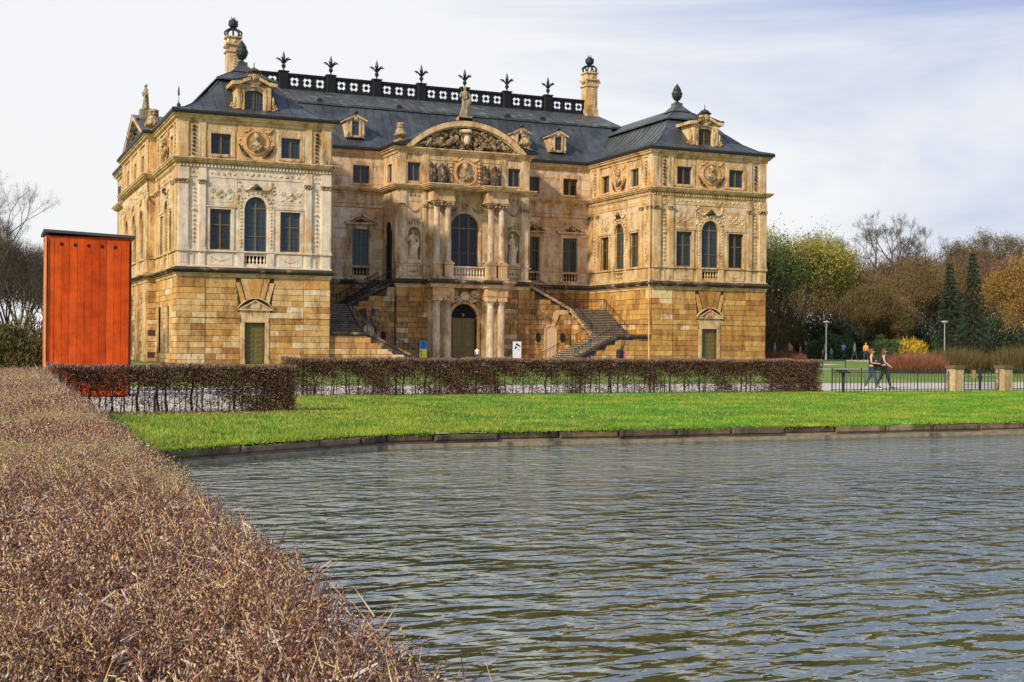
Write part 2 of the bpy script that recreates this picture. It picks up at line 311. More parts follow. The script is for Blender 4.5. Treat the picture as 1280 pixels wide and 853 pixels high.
def scatter(mb, u0, u1, z0, z1, n, r0=.05, r1=.13, d=.03):
    for _ in range(n): r = random.uniform(r0, r1); mb.blob(random.uniform(u0, u1), d, random.uniform(z0, z1), r * random.uniform(.7, 1.4), r * .8, r * random.uniform(.7, 1.4), rot=random.uniform(0, 3), j=.25)
def scroll(mb, uc, zc, r, sgn=1, w=.05, d=.04, turns=1.3, n=12):
    for i in range(n): t = i / (n - 1); a = turns * 2 * math.pi * t; q = r * (1 - .75 * t); mb.blob(uc + sgn * q * math.cos(a), d, zc + q * math.sin(a), w, w * .8, w, j=.1)
def bust(mb, uc, zc, s, d=.05):
    mb.blob(uc, d + .12 * s, zc + .40 * s, .17 * s, .17 * s, .22 * s, True, j=.04); mb.blob(uc - .01, d + .1 * s, zc + .5 * s, .20 * s, .16 * s, .17 * s, True, j=.15)
    mb.blob(uc, d + .08 * s, zc + .14 * s, .1 * s, .1 * s, .16 * s, True); mb.blob(uc, d + .06 * s, zc - .10 * s, .36 * s, .2 * s, .24 * s, True, j=.1)
    mb.blob(uc + .1 * s, d + .12 * s, zc - .25 * s, .38 * s, .16 * s, .13 * s, True, rot=.5, j=.2); mb.blob(uc - .16 * s, d + .12 * s, zc - .24 * s, .3 * s, .16 * s, .12 * s, True, rot=-.6, j=.2)
    mb.blob(uc, d + .21 * s, zc + .38 * s, .035 * s, .05 * s, .05 * s)
def tiles(F, u0, u1, z0, z1, cuts, d0, mt, hs=.95, lo=1.1, hi=2.2, name='upper_block'):
    n = max(1, round((z1 - z0) / hs)); cz = [z0 + (z1 - z0) * i / n for i in range(n + 1)]; m = MB(F)
    for a, b_ in zip(cz, cz[1:]):
        for c in cuts:
            pass
    zz = sorted(set(cz) | {min(max(q, z0), z1) for h in cuts for q in h[2:4]})
    for a, b_ in zip(zz, zz[1:]):
        if b_ - a < .06: continue
        mid = (a + b_) / 2
        for x, y in minus(u0, u1, [(c[0], c[1]) for c in cuts if c[2] < mid < c[3]]):
            k = max(1, round((y - x) / random.uniform(lo, hi))); w = [random.uniform(.7, 1.3) for _ in range(k)]; s = sum(w); q = x
            for wi in w: e = q + (y - x) * wi / s; m.bev(q + .008, e - .008, d0 - .05, d0, a + .008, b_ - .008, .01, random.random()); q = e
    return m.build(name, M[mt], PAL, kind='stuff')
def capital(mb, u0, u1, d, z, h=.3):
    mb.box(u0 - .04, u1 + .04, 0, d + .06, z, z + .06); mb.box(u0 - .07, u1 + .07, 0, d + .09, z + h - .07, z + h)
    for x in (u0 + .03, u1 - .03): mb.blob(x, d + .04, z + h * .55, .10, .09, .11, j=.1)
    for i in range(3): mb.blob(u0 + (u1 - u0) * (i + .5) / 3, d + .02, z + h * .4, .06, .05, .1, j=.2)

def wing_facade(F, L_, mstone='stone_l', mc='cream', door=True, glass=True, lower=True, grilles=False):
    c = L_ / 2; e1 = [(0, .78), (1.56, 2.09)]; pil = e1 + [(L_ - b_, L_ - a) for a, b_ in e1[::-1]]; m = M[mc]
    s = (c - 2.1) / 3.85; wx = 2.72 * s
    # ground floor
    hd = [(c - .78, c + .78, 0, 3.22)] if door else []
    if grilles: hd = [(1.5, 3.6, .9, 4.6), (6.7, 8.1, .9, 4.6)]
    wl = MB(F); wall(wl, 0, L_, 0, 7.4, -.7, -.035, hd); wl.build('ground_floor_wall', M['joint'], PAL)
    cuts = list(hd)
    if door: cuts = [(c - 1.13, c + 1.13, 0, 4.2), lambda z: (c - 1.33 - max(0, (z - 4.9) * .12), c + 1.33 + max(0, (z - 4.9) * .12)) if z > 4.1 else None]
    stones(F, 0, 2.1, cuts, mstone, .045); stones(F, 2.1, L_ - 2.1, cuts, mstone, 0); stones(F, L_ - 2.1, L_, cuts, mstone, .045)
    if door:
        q = MB(F); d1 = .06
        for a in (-1, 1): q.bev(c + a * .955 - .17, c + a * .955 + .17, -.05, d1, .01, 3.2, .02); q.box(c + a * .955 - .19, c + a * .955 + .19, -.05, d1 + .04, .012, .35)
        for i in range(5):                                         # lintel stones
            x0, x1 = -1.12 + i * .448, -1.12 + (i + 1) * .448; k = .08 * (i - 2)
            q.prism([(c + x0 + .012 - k * .4, 3.22), (c + x1 - .012 - k * .4, 3.22), (c + x1 - .012 + k * .4, 4.14), (c + x0 + .012 + k * .4, 4.14)], -.05, d1)
        q.box(c - 1.32, c + 1.32, -.05, .2, 4.15, 4.27)
        q.build('door_surround', M['cream3' if mstone != 'stone_l' else 'gilt'], PAL)
        pd = MB(F); n = 12; a = [(c - 1.36 + 2.72 * i / n, 4.29 + .78 * math.sin(math.pi * i / n) ** .8) for i in range(n + 1)]
        for (x0, y0), (x1, y1) in zip(a, a[1:]): pd.prism([(x0, y0 - .0), (x1, y1 - .0), (x1, y1 + .1), (x0, y0 + .1)], -.05, .24)
        for sg in (-1, 1): pd.prism([(c + sg * 1.3, 4.27), (c + sg * 1.1, 4.27), (c, 4.86), (c, 5.0)], -.05, .2)
        pd.prism([(c - 1.3, 4.27), (c + 1.3, 4.27), (c, 5.0)], -.05, .06); pd.bev(c - .38, c + .38, 0, .14, 4.29, 4.72, .03)
        pd.build('door_pediment', M['gilt'], PAL)
        vo = MB(F)
        for k, (b0, b1, t0, t1, zb, zt) in enumerate(((-.3, .3, -.6, .6, 5.12, 6.62), (.32, .72, .62, 1.14, 5.06, 6.62), (.74, 1.1, 1.16, 1.5, 4.75, 6.3), (-.72, -.32, -1.14, -.62, 5.06, 6.62), (-1.1, -.74, -1.5, -1.16, 4.75, 6.3))):
            vo.prism([(c + b0, zb), (c + b1, zb), (c + t1, zt), (c + t0, zt)], -.03, .10 if k == 0 else .06, random.random())
        vo.build('keystone', M[mstone], PAL)
        dr = MB(F); dr.box(c - .78, c + .78, -.34, -.28, 0, 3.22); D = dr.build('door', M['door'], PAL)
        for sg in (-1, 1):
            lf = MB(F); x0, x1 = (c + .015, c + .77) if sg > 0 else (c - .77, c - .015); lf.bev(x0, x1, -.28, -.23, .03, 3.2, .01)
            for i in range(8): lf.bev(x0 + .1, x1 - .1, -.23, -.205, .15 + i * .38, .43 + i * .38, .03)
            lf.build('door_leaf', M['door'], D)
    if grilles:
        for a, b_ in ((1.5, 3.6), (6.7, 8.1)):
            q = MB(F); q.box(a, b_, -.4, -.36, .9, 4.55); o = q.build('grilled_window', M['dark'], PAL); q = MB(F)
            for i in range(9): x = a + (b_ - a) * (i + .5) / 9; q.box(x - .02, x + .02, -.2, -.16, .9, 4.55)
            for i in range(14): z = .9 + 3.65 * (i + .5) / 14; q.box(a, b_, -.19, -.17, z - .02, z + .02)
            q.build('grille', M['roof'], o)
            for x in (a - .2, b_): q = MB(F); q.bev(x, x + .2, -.2, .12, .8, 4.75, .02); q.build('window_jamb', M['gilt'], PAL)
    # pedestal zone
    hb = [(c - .86, c + .86, 7.68, 8.52)]
    w2 = MB(F); wall(w2, 0, L_, 7.42, 8.62, -.6, 0, hb)
    for a, b_ in pil: w2.bev(a + .01 if a > .1 else .0, b_ - .01 if b_ < L_ - .1 else L_, 0, .1, 7.5, 8.6, .02); w2.bev(a + .12, b_ - .12, .1, .12, 7.72, 8.42, .015)
    for sg in (-1, 1):
        w2.bev(c + sg * 1.17 - .29, c + sg * 1.17 + .29, 0, .1, 7.5, 8.6, .02); w2.bev(c + sg * wx - .95, c + sg * wx + .95, 0, .05, 7.6, 8.5, .02)
    w2.build('pedestal_course', m, PAL)
    sl = MB(F); sl.box(-.1, L_ + .1, -.3, .14, 8.62, 8.74)
    for a, b_ in pil: sl.box(a - .06, b_ + .06, .14, .22, 8.6, 8.76)
    sl.box(-.08, L_ + .08, -.3, .16, 7.42, 7.53)
    sl.build('sill_moulding', m, PAL)
    balusters(F, c - .86, c + .86, 7.68, 8.5, -.05, mc)
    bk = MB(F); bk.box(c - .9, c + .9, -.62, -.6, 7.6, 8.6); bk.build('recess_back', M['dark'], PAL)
    # main storey wall
    hs = [(c - wx - .8, c - wx + .8, 8.78, 11.9), (c + wx - .8, c + wx + .8, 8.78, 11.9), (c - .88, c + .88, 8.7, 13.05)]
    w3 = MB(F); wall(w3, 0, L_, 8.74, 14.3, -.6, 0, hs); arch_fill(w3, c, .88, 12.1, 13.05, -.6, 0); w3.build('main_storey_wall', m, PAL)
    tiles(F, 2.12, L_ - 2.12, 12.2, 14.28, [(c - 1.47, c + 1.47, 12, 15)], .03, 'block' if mc != 'cream' else 'cream', 1.05, 1.2, 2.4)
    fr = MB(F)
    for sg in (-1, 1):
        x = c + sg * wx
        for a in (-1, 1): fr.bev(x + a * .93 - .13, x + a * .93 + .13, -.05, .07, 8.75, 12.05, .015)
        fr.bev(x - .8, x + .8, -.05, .07, 11.9, 12.05, .015); fr.box(x - 1.15, x + 1.15, -.05, .13, 12.06, 12.17)
        fr.bev(x - 1.0, x + 1.0, .03, .05, 12.42, 13.82, .015)
        fr.bev(c + sg * 1.17 - .27, c + sg * 1.17 + .27, 0, .05, 8.76, 12.4, .015)
    arch_ring(fr, c, .88, 1.06, 12.1, -.05, .08); fr.build('window_surround', m, PAL)
    pl = []
    for a, b_ in pil:
        q = MB(F); aa = a if a > .1 else .0; bb = b_ if b_ < L_ - .1 else L_
        q.bev(aa, bb, 0, .17, 8.98, 13.78, .02); q.box(aa - .03, bb + .03, 0, .18, 8.76, 8.98)
        q.box(aa - .02, bb + .02, 0, .16, 14.1, 14.98)
        o = q.build('pilaster', m, PAL); q = MB(F); capital(q, aa, bb, .17, 13.78, .32); q.build('capital', M['carve'], o)
    st = MB(F)
    for k, (a, b_) in enumerate(((.86, 1.5), (L_ - 1.5, L_ - .86))):
        st.box(a - .02, b_ + .02, 0, .03, 12.05, 12.2)
        x = (a + b_) / 2
        for i in range(7): st.blob(x, .05, 9.4 + i * .33, .09 + .03 * (i % 2), .07, .13, j=.2)
        st.blob(x, .07, 11.8, .2, .1, .12, j=.2)
        for i in range(4): st.blob(x, .05, 12.55 + i * .3, .11, .07, .09, j=.3)
        for i in range(5): st.blob(x, .04, 7.7 + i * .17, .06, .05, .07, j=.2)
    for sg in (-1, 1):
        x = c + sg * wx
        for a in (-1, 1): scroll(st, x + a * .62, 13.3, .2, a, .07, .06); scroll(st, x + a * .28, 13.05, .16, -a, .06, .06); st.blob(x + a * .66, .06, 12.78, .13, .07, .1, j=.2)
        st.blob(x, .08, 13.3, .16, .08, .2, j=.2); st.blob(x, .07, 12.85, .2, .07, .11, j=.2)
        festoon(st, x, .7, 8.25, .3, .055)
        for i in range(14): st.blob(c + sg * 1.17, .06, 9.1 + i * .27, random.uniform(.06, .13), .06, .1, j=.3)
        festoon(st, c + sg * .78, .42, 13.75, .25, .1, .1); scatter(st, c + sg * 1.3 - .15, c + sg * 1.3 + .15, 12.4, 14.2, 14)
    for i in range(11): a = math.pi * (i + .5) / 11; st.blob(c + 1.2 * math.cos(a), .08, 12.1 + 1.2 * math.sin(a), .1, .07, .1, j=.3)
    st.build('relief_ornament', M['carve_l'], PAL, kind='stuff')
    kd = MB(F); kd.blob(c, .22, 13.72, .24, .2, .26, True, j=.15); kd.blob(c - .27, .12, 13.62, .2, .1, .13, rot=.5, j=.2); kd.blob(c + .27, .12, 13.62, .2, .1, .13, rot=-.5, j=.2); kd.build('keystone_head', M['sooty'], PAL)
    # frieze with dentils
    fz = MB(F); fz.box(0, L_, -.6, .06, 14.3, 15.34); n = int(L_ / .26)
    for i in range(n): x = L_ * (i + .5) / n; fz.box(x - .07, x + .07, .06, .22, 15.06, 15.28)
    fz.build('frieze', M[mc if mc != 'cream2' else 'cream2'], PAL); fo = MB(F)
    for i in range(int(L_ / .45)): fo.blob((i + .5) * .45, .08, 14.66 + random.uniform(-.05, .05), random.uniform(.1, .2), .05, random.uniform(.06, .12), rot=random.uniform(-.6, .6), j=.3)
    fo.build('frieze_relief', M['carve_l'], PAL, kind='stuff')
    # attic
    ha = [(c - wx - .76, c - wx + .76, 16.12, 17.7), (c + wx - .76, c + wx + .76, 16.12, 17.7)]
    w4 = MB(F); wall(w4, 0, L_, 15.34, 18.9, -.6, 0, ha)
    for a, b_ in pil: w4.bev(a if a > .1 else 0, b_ if b_ < L_ - .1 else L_, 0, .09, 15.8, 18.6, .02)
    for sg in (-1, 1):
        x = c + sg * wx
        for a in (-1, 1): w4.bev(x + a * .92 - .15, x + a * .92 + .15, -.05, .06, 15.95, 17.98, .02)
        w4.bev(x - .76, x + .76, -.05, .06, 17.7, 17.98, .02); w4.bev(x - .76, x + .76, -.05, .08, 15.92, 16.12, .02)
    w4.build('attic_wall', M['attic'], PAL)
    q = MB(F); q.bev(c - 1.42, c + 1.42, 0, .04, 15.82, 18.5, .02); arch_ring(q, c, .82, .98, 17.2, .04, .14, 16); a = [(x, 2 * 17.2 - z) for x, z in arc(c, .9, 17.2, 16)]
    for i in range(16):
        A0, A1 = math.pi + math.pi * i / 16, math.pi + math.pi * (i + 1) / 16
        q.prism([(c + .82 * math.cos(A0), 17.2 + .82 * math.sin(A0)), (c + .98 * math.cos(A0), 17.2 + .98 * math.sin(A0)), (c + .98 * math.cos(A1), 17.2 + .98 * math.sin(A1)), (c + .82 * math.cos(A1), 17.2 + .82 * math.sin(A1))], .04, .14)
    for sg in (-1, 1): festoon(q, c + sg * .85, .4, 18.3, .3, .09, .1); scatter(q, c + sg * 1.15 - .2, c + sg * 1.15 + .2, 16.2, 18.2, 9)
    o = q.build('medallion', M['ochre'], PAL); q = MB(F); bust(q, c, 17.05, 1.35); q.build('bust', M['carve'], o)
    q = MB(F)
    for sg in (-1, 1):
        for i in range(5): q.bar(F(c + sg * (.5 + .13 * i), .12, 16.0 + .05 * i), F(c + sg * (1.0 + .1 * i), .12, 16.5 + .13 * i), .05)
    q.build('trophy_relief', M['sooty'], o, kind='stuff')
    q = MB(F)
    for x in (1.17, L_ - 1.17):
        for i in range(8): q.blob(x, .06, 16.05 + i * .3, .16, .08, .12, j=.3)
    q.build('attic_ornament', M['sooty' if F in (FL, FRt) else 'carve'], PAL, kind='stuff')
    if glass:
        for sg in (-1, 1): window(F, c + sg * wx, 8.8, 11.9, .8, None, 2, 9); window(F, c + sg * wx, 16.12, 17.7, .76, None, 3, 5)
        window(F, c, 8.7, 12.1, .88, .88, 3, 9)
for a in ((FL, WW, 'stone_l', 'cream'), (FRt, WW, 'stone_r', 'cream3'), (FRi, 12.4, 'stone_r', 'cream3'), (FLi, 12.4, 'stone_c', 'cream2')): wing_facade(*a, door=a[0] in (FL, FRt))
wing_facade(FS1, 11.3, 'stone_l', 'cream3', door=False, grilles=True)
# plain outer faces
for F, L_ in ((FS3, 11.3), (FRe, DEEP)):
    m = MB(F); m.box(0, L_, -.6, -.0, 0, 7.4); m.box(0, L_, -.6, 0, 7.42, 19); m.build('side_wall', M['cream3'], PAL); stones(F, 0, L_, [], 'stone_r', .07)
    for k in range(int(L_ // 3.6)):
        x = 1.9 + k * 3.6
        for z0, z1 in ((8.8, 11.9), (16.1, 17.7)): window(F, x, z0, z1, .8, None, 2, 6, d=.02)
m = MB(Fr((WW, 28.6, 0), (1, 0, 0), (0, 1, 0))); m.box(0, GG, -.6, 0, 0, 19); m.box(-WW, 0, 11.8, 12.4, 0, 19); m.box(GG, GG + WW, 11.8, 12.4, 0, 19); m.box(-.3, .3, 0, 12, 0, 19); m.box(GG - .3, GG + .3, 0, 12, 0, 19); m.build('rear_wall', M['cream3'], PAL)

# side risalit
def risalit():
    F = FS2; L_ = 18.4; m = MB(F); wall(m, 0, L_, 0, 7.4, -.7, -.035); m.build('ground_floor_wall', M['joint'], PAL)
    for F2, l2 in ((FS12, .7),):
        m = MB(F2); m.box(0.01, l2, -.6, -.035, 0, 7.4); m.box(0, l2, -.6, 0, 7.42, 19); m.build('return_wall', M['cream3'], PAL); stones(F2, .0, l2, [], 'stone_l', 0)
        m = MB(F2); m.bev(.08, l2 - .1, 0, .05, 8.8, 13.8, .02); m.box(0, l2, 0, .12, 13.8, 14.1); m.blob(l2 / 2, .12, 13.95, .3, .12, .14, j=.2); m.bev(.08, l2 - .1, 0, .05, 15.9, 18.5, .02); m.box(0, l2, 0, .1, 8.62, 8.74); m.build('return_pilaster', M['ochre'], PAL)
    xs_ = [0.0, 3.1, 6.2, 11.0, 14.1, 17.2]
    stones(F, 0, L_, [(2.3, 3.1, .4, 6.2), (7.4, 8.2, .4, 6.2), (10.2, 11.0, .4, 6.2), (15.3, 16.1, .4, 6.2)], 'stone_l', 0)
    cen = [2.7 + 1.2, 9.2, 14.5]; hs = [(x - 1.05, x + 1.05, 8.7, 13.1) for x in cen]; ha = [(x - .75, x + .75, 16.1, 17.7) for x in cen]
    m = MB(F); wall(m, 0, L_, 7.42, 14.3, -.6, 0, hs)
    for x in cen: arch_fill(m, x, 1.05, 12.0, 13.1, -.6, 0); arch_ring(m, x, 1.05, 1.3, 12.0, 0, .12)
    m.build('main_storey_wall', M['cream3'], PAL); m = MB(F); wall(m, 0, L_, 14.3, 18.9, -.6, 0, ha); m.build('attic_wall', M['cream3'], PAL)
    for x in cen: window(F, x, 8.7, 12.0, 1.05, 1.05, 3, 9); window(F, x, 16.1, 17.7, .75, None, 3, 5)
    g2 = MB(F)
    for x in (.1, 1.3, 5.9, 6.9, 11.5, 12.5, 16.6, 17.7):
        m = MB(F)
        m.bev(x, x + .6, 0, .16, 8.76, 13.78, .03); m.bev(x, x + .6, 0, .12, 7.5, 8.6, .02); m.bev(x, x + .6, 0, .1, 15.8, 18.6, .02); capital(g2, x, x + .6, .16, 13.78, .32)
        m.bev(x, x + .6, 0, .2, .31, 6.6, .03); m.bev(x - .08, x + .68, 0, .3, 0, .6, .03)
        festoon(g2, x + 1.1, .4, 14.0, .4, .12, .1); m.build('pilaster', M['gilt'], PAL)
    m = MB(F); m.box(0, L_, 0, .14, 8.62, 8.74); m.build('sill_moulding', M['gilt'], PAL); scatter(g2, .3, L_ - .3, 14.4, 14.9, 60, .1, .2, .05); g2.build('capital', M['carve_l'], PAL, kind='stuff')
    # gable
    Z = 22.1; g_ = MB(F); g_.prism([(1.3, 19.05), (L_ - 1.3, 19.05), (L_ / 2, Z - .25)], -.4, .0); g_.build('gable', M['carve'], PAL)
    r_ = MB(F)
    for sg in (-1, 1):
        a, b_ = (L_ / 2 + sg * (L_ / 2 - .6), 18.98), (L_ / 2, Z)
        r_.prism([a, b_, (b_[0], b_[1] - .4), (a[0] - sg * .9, a[1])] if sg > 0 else [(a[0] - sg * .9, a[1]), (b_[0], b_[1] - .4), b_, a], -.4, .3)
    r_.build('raking_cornice', M['gilt'], PAL); o = MB(F); scatter(o, 4, L_ - 4, 19.3, 20.6, 60, .15, .4, .1); scatter(o, 7, L_ - 7, 20.4, 21.3, 20, .15, .35, .1); o.build('gable_relief', M['sooty'], PAL, kind='stuff')
    t = MB(F)                                                       # lead roof behind the gable
    for sg in (-1, 1): t.add([F(L_ / 2 + sg * (L_ / 2 - .5), .35, 19.03), F(L_ / 2, .35, Z + .06), F(L_ / 2, -5.6, Z + .06), F(L_ / 2 + sg * (L_ / 2 - .5), -3, 19.03)], [(0, 1, 2, 3)])
    t.build('gable_roof', M['roof'], PAL)
risalit()

# ---- centre: recessed walls
def centre():
    hs, ha, hb = [], [], []
    us = (-12.5, -8.45, 8.45, 12.5)
    for u in us: hs.append((u - .77, u + .77, 8.7, 11.97)); ha.append((u - .77, u + .77, 16.13, 17.72)); hb.append((u - .77, u + .77, 7.74, 8.6))
    F = FC
    for a, b_ in ((-14.6, -6.37), (6.37, 14.6)):
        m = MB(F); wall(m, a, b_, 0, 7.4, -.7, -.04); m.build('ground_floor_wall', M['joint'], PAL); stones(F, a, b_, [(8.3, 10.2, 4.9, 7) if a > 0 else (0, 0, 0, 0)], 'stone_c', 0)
        m = MB(F); wall(m, a, b_, 7.42, 14.3, -.6, -.05, hs + hb); wall(m, a, b_, 14.3, 15.4, -.6, 0); wall(m, a, b_, 15.4, 18.9, -.6, -.05, ha); m.build('recess_wall', M['cream2'], PAL)
        tiles(F, a, b_, 7.42, 13.9, hs + hb, 0, 'block', .93, 1.2, 2.4); tiles(F, a, b_, 15.8, 18.5, ha, 0, 'block', .9, 1.5, 2.6)
        m = MB(F); m.box(a, b_, 0, .06, 13.95, 14.25); m.box(a, b_, 0, .1, 15.2, 15.35); m.box(a, b_, 0, .06, 8.62, 8.7) if 0 else None
        n = int((b_ - a) / .4)
        for i in range(n): m.blob(a + (i + .5) * .4, .02, 14.7, .1, .04, .1, j=.3) if i % 2 else None
        m.build('architrave', M['cream2'], PAL, kind='stuff')
        for i in range(4):
            pass
    for u in us:
        m = MB(F)
        for sg in (-1, 1): m.bev(u + sg * .92 - .14, u + sg * .92 + .14, -.05, .1, 7.66, 12.3, .02); m.box(u + sg * 1.16 - .1, u + sg * 1.16 + .1, 0, .05, 11.0, 12.3)
        m.bev(u - .78, u + .78, -.05, .1, 11.97, 12.3, .02); m.build('window_surround', M['cream2'], PAL); m = MB(F)
        for sg in (-1, 1): m.bev(u + sg * .92 - .15, u + sg * .92 + .15, -.05, .07, 15.95, 18.1, .02)
        m.bev(u - .77, u + .77, -.05, .07, 17.72, 18.1, .02); m.bev(u - .77, u + .77, -.05, .1, 15.93, 16.13, .02)
        m.build('window_surround', M['cream2'], PAL)
        q = MB(F); q.box(u - 1.5, u + 1.5, 0, .35, 12.42, 12.56); q.prism([(u - 1.3, 12.56), (u + 1.3, 12.56), (u, 13.2)], 0, .08)
        for sg in (-1, 1): q.prism([(u + sg * 1.58, 12.56), (u + sg * 1.3, 12.56), (u, 13.2), (u, 13.42)] if sg > 0 else [(u, 13.42), (u, 13.2), (u + sg * 1.3, 12.56), (u + sg * 1.58, 12.56)], 0, .36)
        o = q.build('window_pediment', M['cream2'], PAL); q = MB(F); q.blob(u, .15, 12.72, .26, .16, .22, True, j=.2); q.blob(u - .36, .1, 12.66, .2, .1, .12, j=.2); q.blob(u + .36, .1, 12.66, .2, .1, .12, j=.2); q.build('carved_shell', M['sooty'], o)
        window(F, u, 8.68, 11.97, .77, None, 2, 9); window(F, u, 16.13, 17.72, .77, None, 3, 5); balusters(F, u - .77, u + .77, 7.72, 8.62, -.04, 'cream2')
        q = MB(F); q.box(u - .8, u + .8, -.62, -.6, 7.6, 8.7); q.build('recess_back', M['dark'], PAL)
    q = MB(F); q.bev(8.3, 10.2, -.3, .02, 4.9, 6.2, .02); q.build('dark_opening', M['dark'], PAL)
centre()
# ---- centre: avant-corps
def avant():
    F = FA; X = 6.37
    arcp = lambda z: (-1.5, 1.5) if z < 4.05 else ((-math.sqrt(max(1.5 ** 2 - (z - 4.05) ** 2, 0)), math.sqrt(max(1.5 ** 2 - (z - 4.05) ** 2, 0))) if z < 5.5 else None)
    m = MB(F); wall(m, -X, X, 0, 7.4, -.8, -.035, [(-1.25, 1.25, 0, 5.35)]); arch_fill(m, 0, 1.25, 4.05, 5.35, -.8, -.035); m.build('ground_floor_wall', M['joint'], PAL)
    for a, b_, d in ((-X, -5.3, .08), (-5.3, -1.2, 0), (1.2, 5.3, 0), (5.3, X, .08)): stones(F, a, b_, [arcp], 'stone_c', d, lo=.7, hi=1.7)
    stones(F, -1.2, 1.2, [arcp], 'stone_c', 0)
    m = MB(F); arch_ring(m, 0, 1.25, 1.52, 4.05, -.3, .1, 14)
    for sg in (-1, 1): m.bev(sg * 1.385 - .135, sg * 1.385 + .135, -.3, .1, .02, 4.05, .02); m.box(sg * 1.385 - .17, sg * 1.385 + .17, -.3, .15, 3.93, 4.08)
    m.build('portal_surround', M['ochre'], PAL)
    m = MB(F); m.box(-1.25, 1.25, -.5, -.44, 0, 3.93); m.box(-1.25, 1.25, -.5, -.36, 3.9, 4.02); o = m.build('portal', M['door'], PAL)
    for sg in (-1, 1):
        m = MB(F); x0, x1 = (.015, 1.24) if sg > 0 else (-1.24, -.015); m.bev(x0, x1, -.44, -.39, .02, 3.9, .01)
        for z0, z1 in ((.25, 1.15), (1.3, 2.35), (2.5, 3.7)): m.bev(x0 + .16, x1 - .16, -.39, -.35, z0, z1, .06); m.bev(x0 + .27, x1 - .27, -.35, -.33, z0 + .12, z1 - .12, .03)
        m.blob(sg * .12, -.3, 1.85, .03, .05, .05); m.build('door_leaf', M['door'], o)
    m = MB(F); m.prism([(1.25, 4.02)] + arc(0, 1.25, 4.05, 14) + [(-1.25, 4.02)], -.5, -.46); m.build('fanlight', M['dark'], o)
    m = MB(F); m.lathe(0, -.2, 4.15, [(.0, 0), (.1, .03), (.13, .12), (.08, .28), (.02, .32)], 8); m.build('lantern', M['carve'], PAL)
    cc = MB(F)                                                    # coat of arms over the portal
    cc.blob(0, .35, 6.0, .5, .25, .42, True, j=.08); cc.blob(0, .45, 6.0, .3, .25, .26, True, j=.1)
    for sg in (-1, 1): scroll(cc, sg * .95, 6.15, .36, sg, .1, .3); scroll(cc, sg * .6, 5.6, .3, -sg, .09, .3); scatter(cc, sg * .9 - .4, sg * .9 + .4, 5.4, 6.5, 14, .06, .14, .25)
    cc.build('coat_of_arms', M['carve_l'], PAL)
    # giant order below and above
    for sg in (-1, 1):
        m = MB(F); m.box(sg * 2.575 - 1.0, sg * 2.575 + 1.0, 0, 1.72, 5.95, 6.68); m.box(sg * 2.575 - .95, sg * 2.575 + .95, 0, 1.66, 5.72, 5.95); m.box(sg * 2.575 - 1.05, sg * 2.575 + 1.05, -.3, 1.75, 7.3, 7.62); m.build('entablature_block', M['ochre'], PAL)
        m = MB(F); m.box(sg * 2.575 - 1.0, sg * 2.575 + 1.0, -.3, 1.68, 14.32, 15.4); m.blob(sg * 2.05, 1.7, 14.9, .16, .06, .16, j=.1); m.blob(sg * 3.1, 1.7, 14.9, .16, .06, .16, j=.1); m.box(sg * 2.575 - 1.04, sg * 2.575 + 1.04, -.3, 1.74, 14.28, 14.42); m.build('entablature_block', M['cream2'], PAL)
        for u in (sg * 2.05, sg * 3.1):
            m = MB(F); m.lathe(u, 1.28, .45, [(.40, 0), (.40, .1), (.345, .18), (.35, 1.5), (.34, 3.2), (.30, 4.72), (.33, 4.78), (.30, 4.84)], 16); o = m.build('column', M['column'], PAL, smooth=False)
            m = MB(F); m.box(u - .46, u + .46, .82, 1.74, 0, .45); m.build('column_base', M['column'], o); m = MB(F); m.lathe(u, 1.28, 5.28, [(.32, 0), (.40, .12), (.40, .2)], 16); m.box(u - .44, u + .44, .84, 1.72, 5.5, 5.72); m.build('capital', M['cream2'], o)
            m = MB(F); m.lathe(u, 1.28, 9.0, [(.35, 0), (.36, .08), (.30, .18), (.30, 1.6), (.27, 4.75), (.29, 4.8)], 16); o = m.build('column', M['column'], PAL)
            m = MB(F); m.bev(u - .42, u + .42, .86, 1.7, 7.62, 8.72, .03); m.box(u - .47, u + .47, .8, 1.75, 8.72, 8.86); m.bev(u - .38, u + .38, .9, 1.66, 8.86, 9.0, .02); m.build('pedestal', M['cream2'], o)
            m = MB(F); m.lathe(u, 1.28, 13.8, [(.28, 0), (.33, .12), (.36, .3)], 12); m.box(u - .43, u + .43, .88, 1.7, 14.12, 14.3)
            for a in (-1, 1): m.blob(u + a * .34, 1.62, 13.98, .13, .12, .15, j=.1)
            m.build('capital', M['carve'], o)
            m = MB(F); m.bev(u - .3, u + .3, 0, .12, 9, 13.9, .02); m.box(u - .35, u + .35, 0, .2, 13.8, 14.1); m.build('pilaster', M['cream2'], PAL); m = MB(F); m.bev(u - .35, u + .35, 0, .15, .3, 5.7, .02); m.build('pilaster', M['cream3'], PAL)
    m = MB(F); m.box(-1.6, 1.6, -.3, 1.2, 7.3, 7.62); m.box(-1.55, 1.55, 0, .9, 6.72, 7.3); m.build('balcony_slab', M['cream2'], PAL)
    balusters(F, -1.55, 1.55, 7.62, 8.6, 1.05, 'cream')
    # main storey
    hs = [(-1.34, 1.34, 8.62, 13.45)]
    ns = [(sg * 4.78 - .6, sg * 4.78 + .6, 8.95, 12.05) for sg in (-1, 1)]
    m = MB(F); wall(m, -X, X, 7.42, 14.3, -.7, 0, hs + ns); arch_fill(m, 0, 1.34, 12.1, 13.45, -.7, 0, 14)
    for sg in (-1, 1): arch_fill(m, sg * 4.78, .6, 11.42, 12.05, -.7, 0)
    wall(m, -X, X, 14.3, 15.4, -.7, .04); m.build('main_storey_wall', M['cream2'], PAL)
    window(F, 0, 8.62, 12.1, 1.34, 1.34, 3, 10, cols3=True)
    m = MB(F); arch_ring(m, 0, 1.34, 1.58, 12.1, -.05, .1, 14)
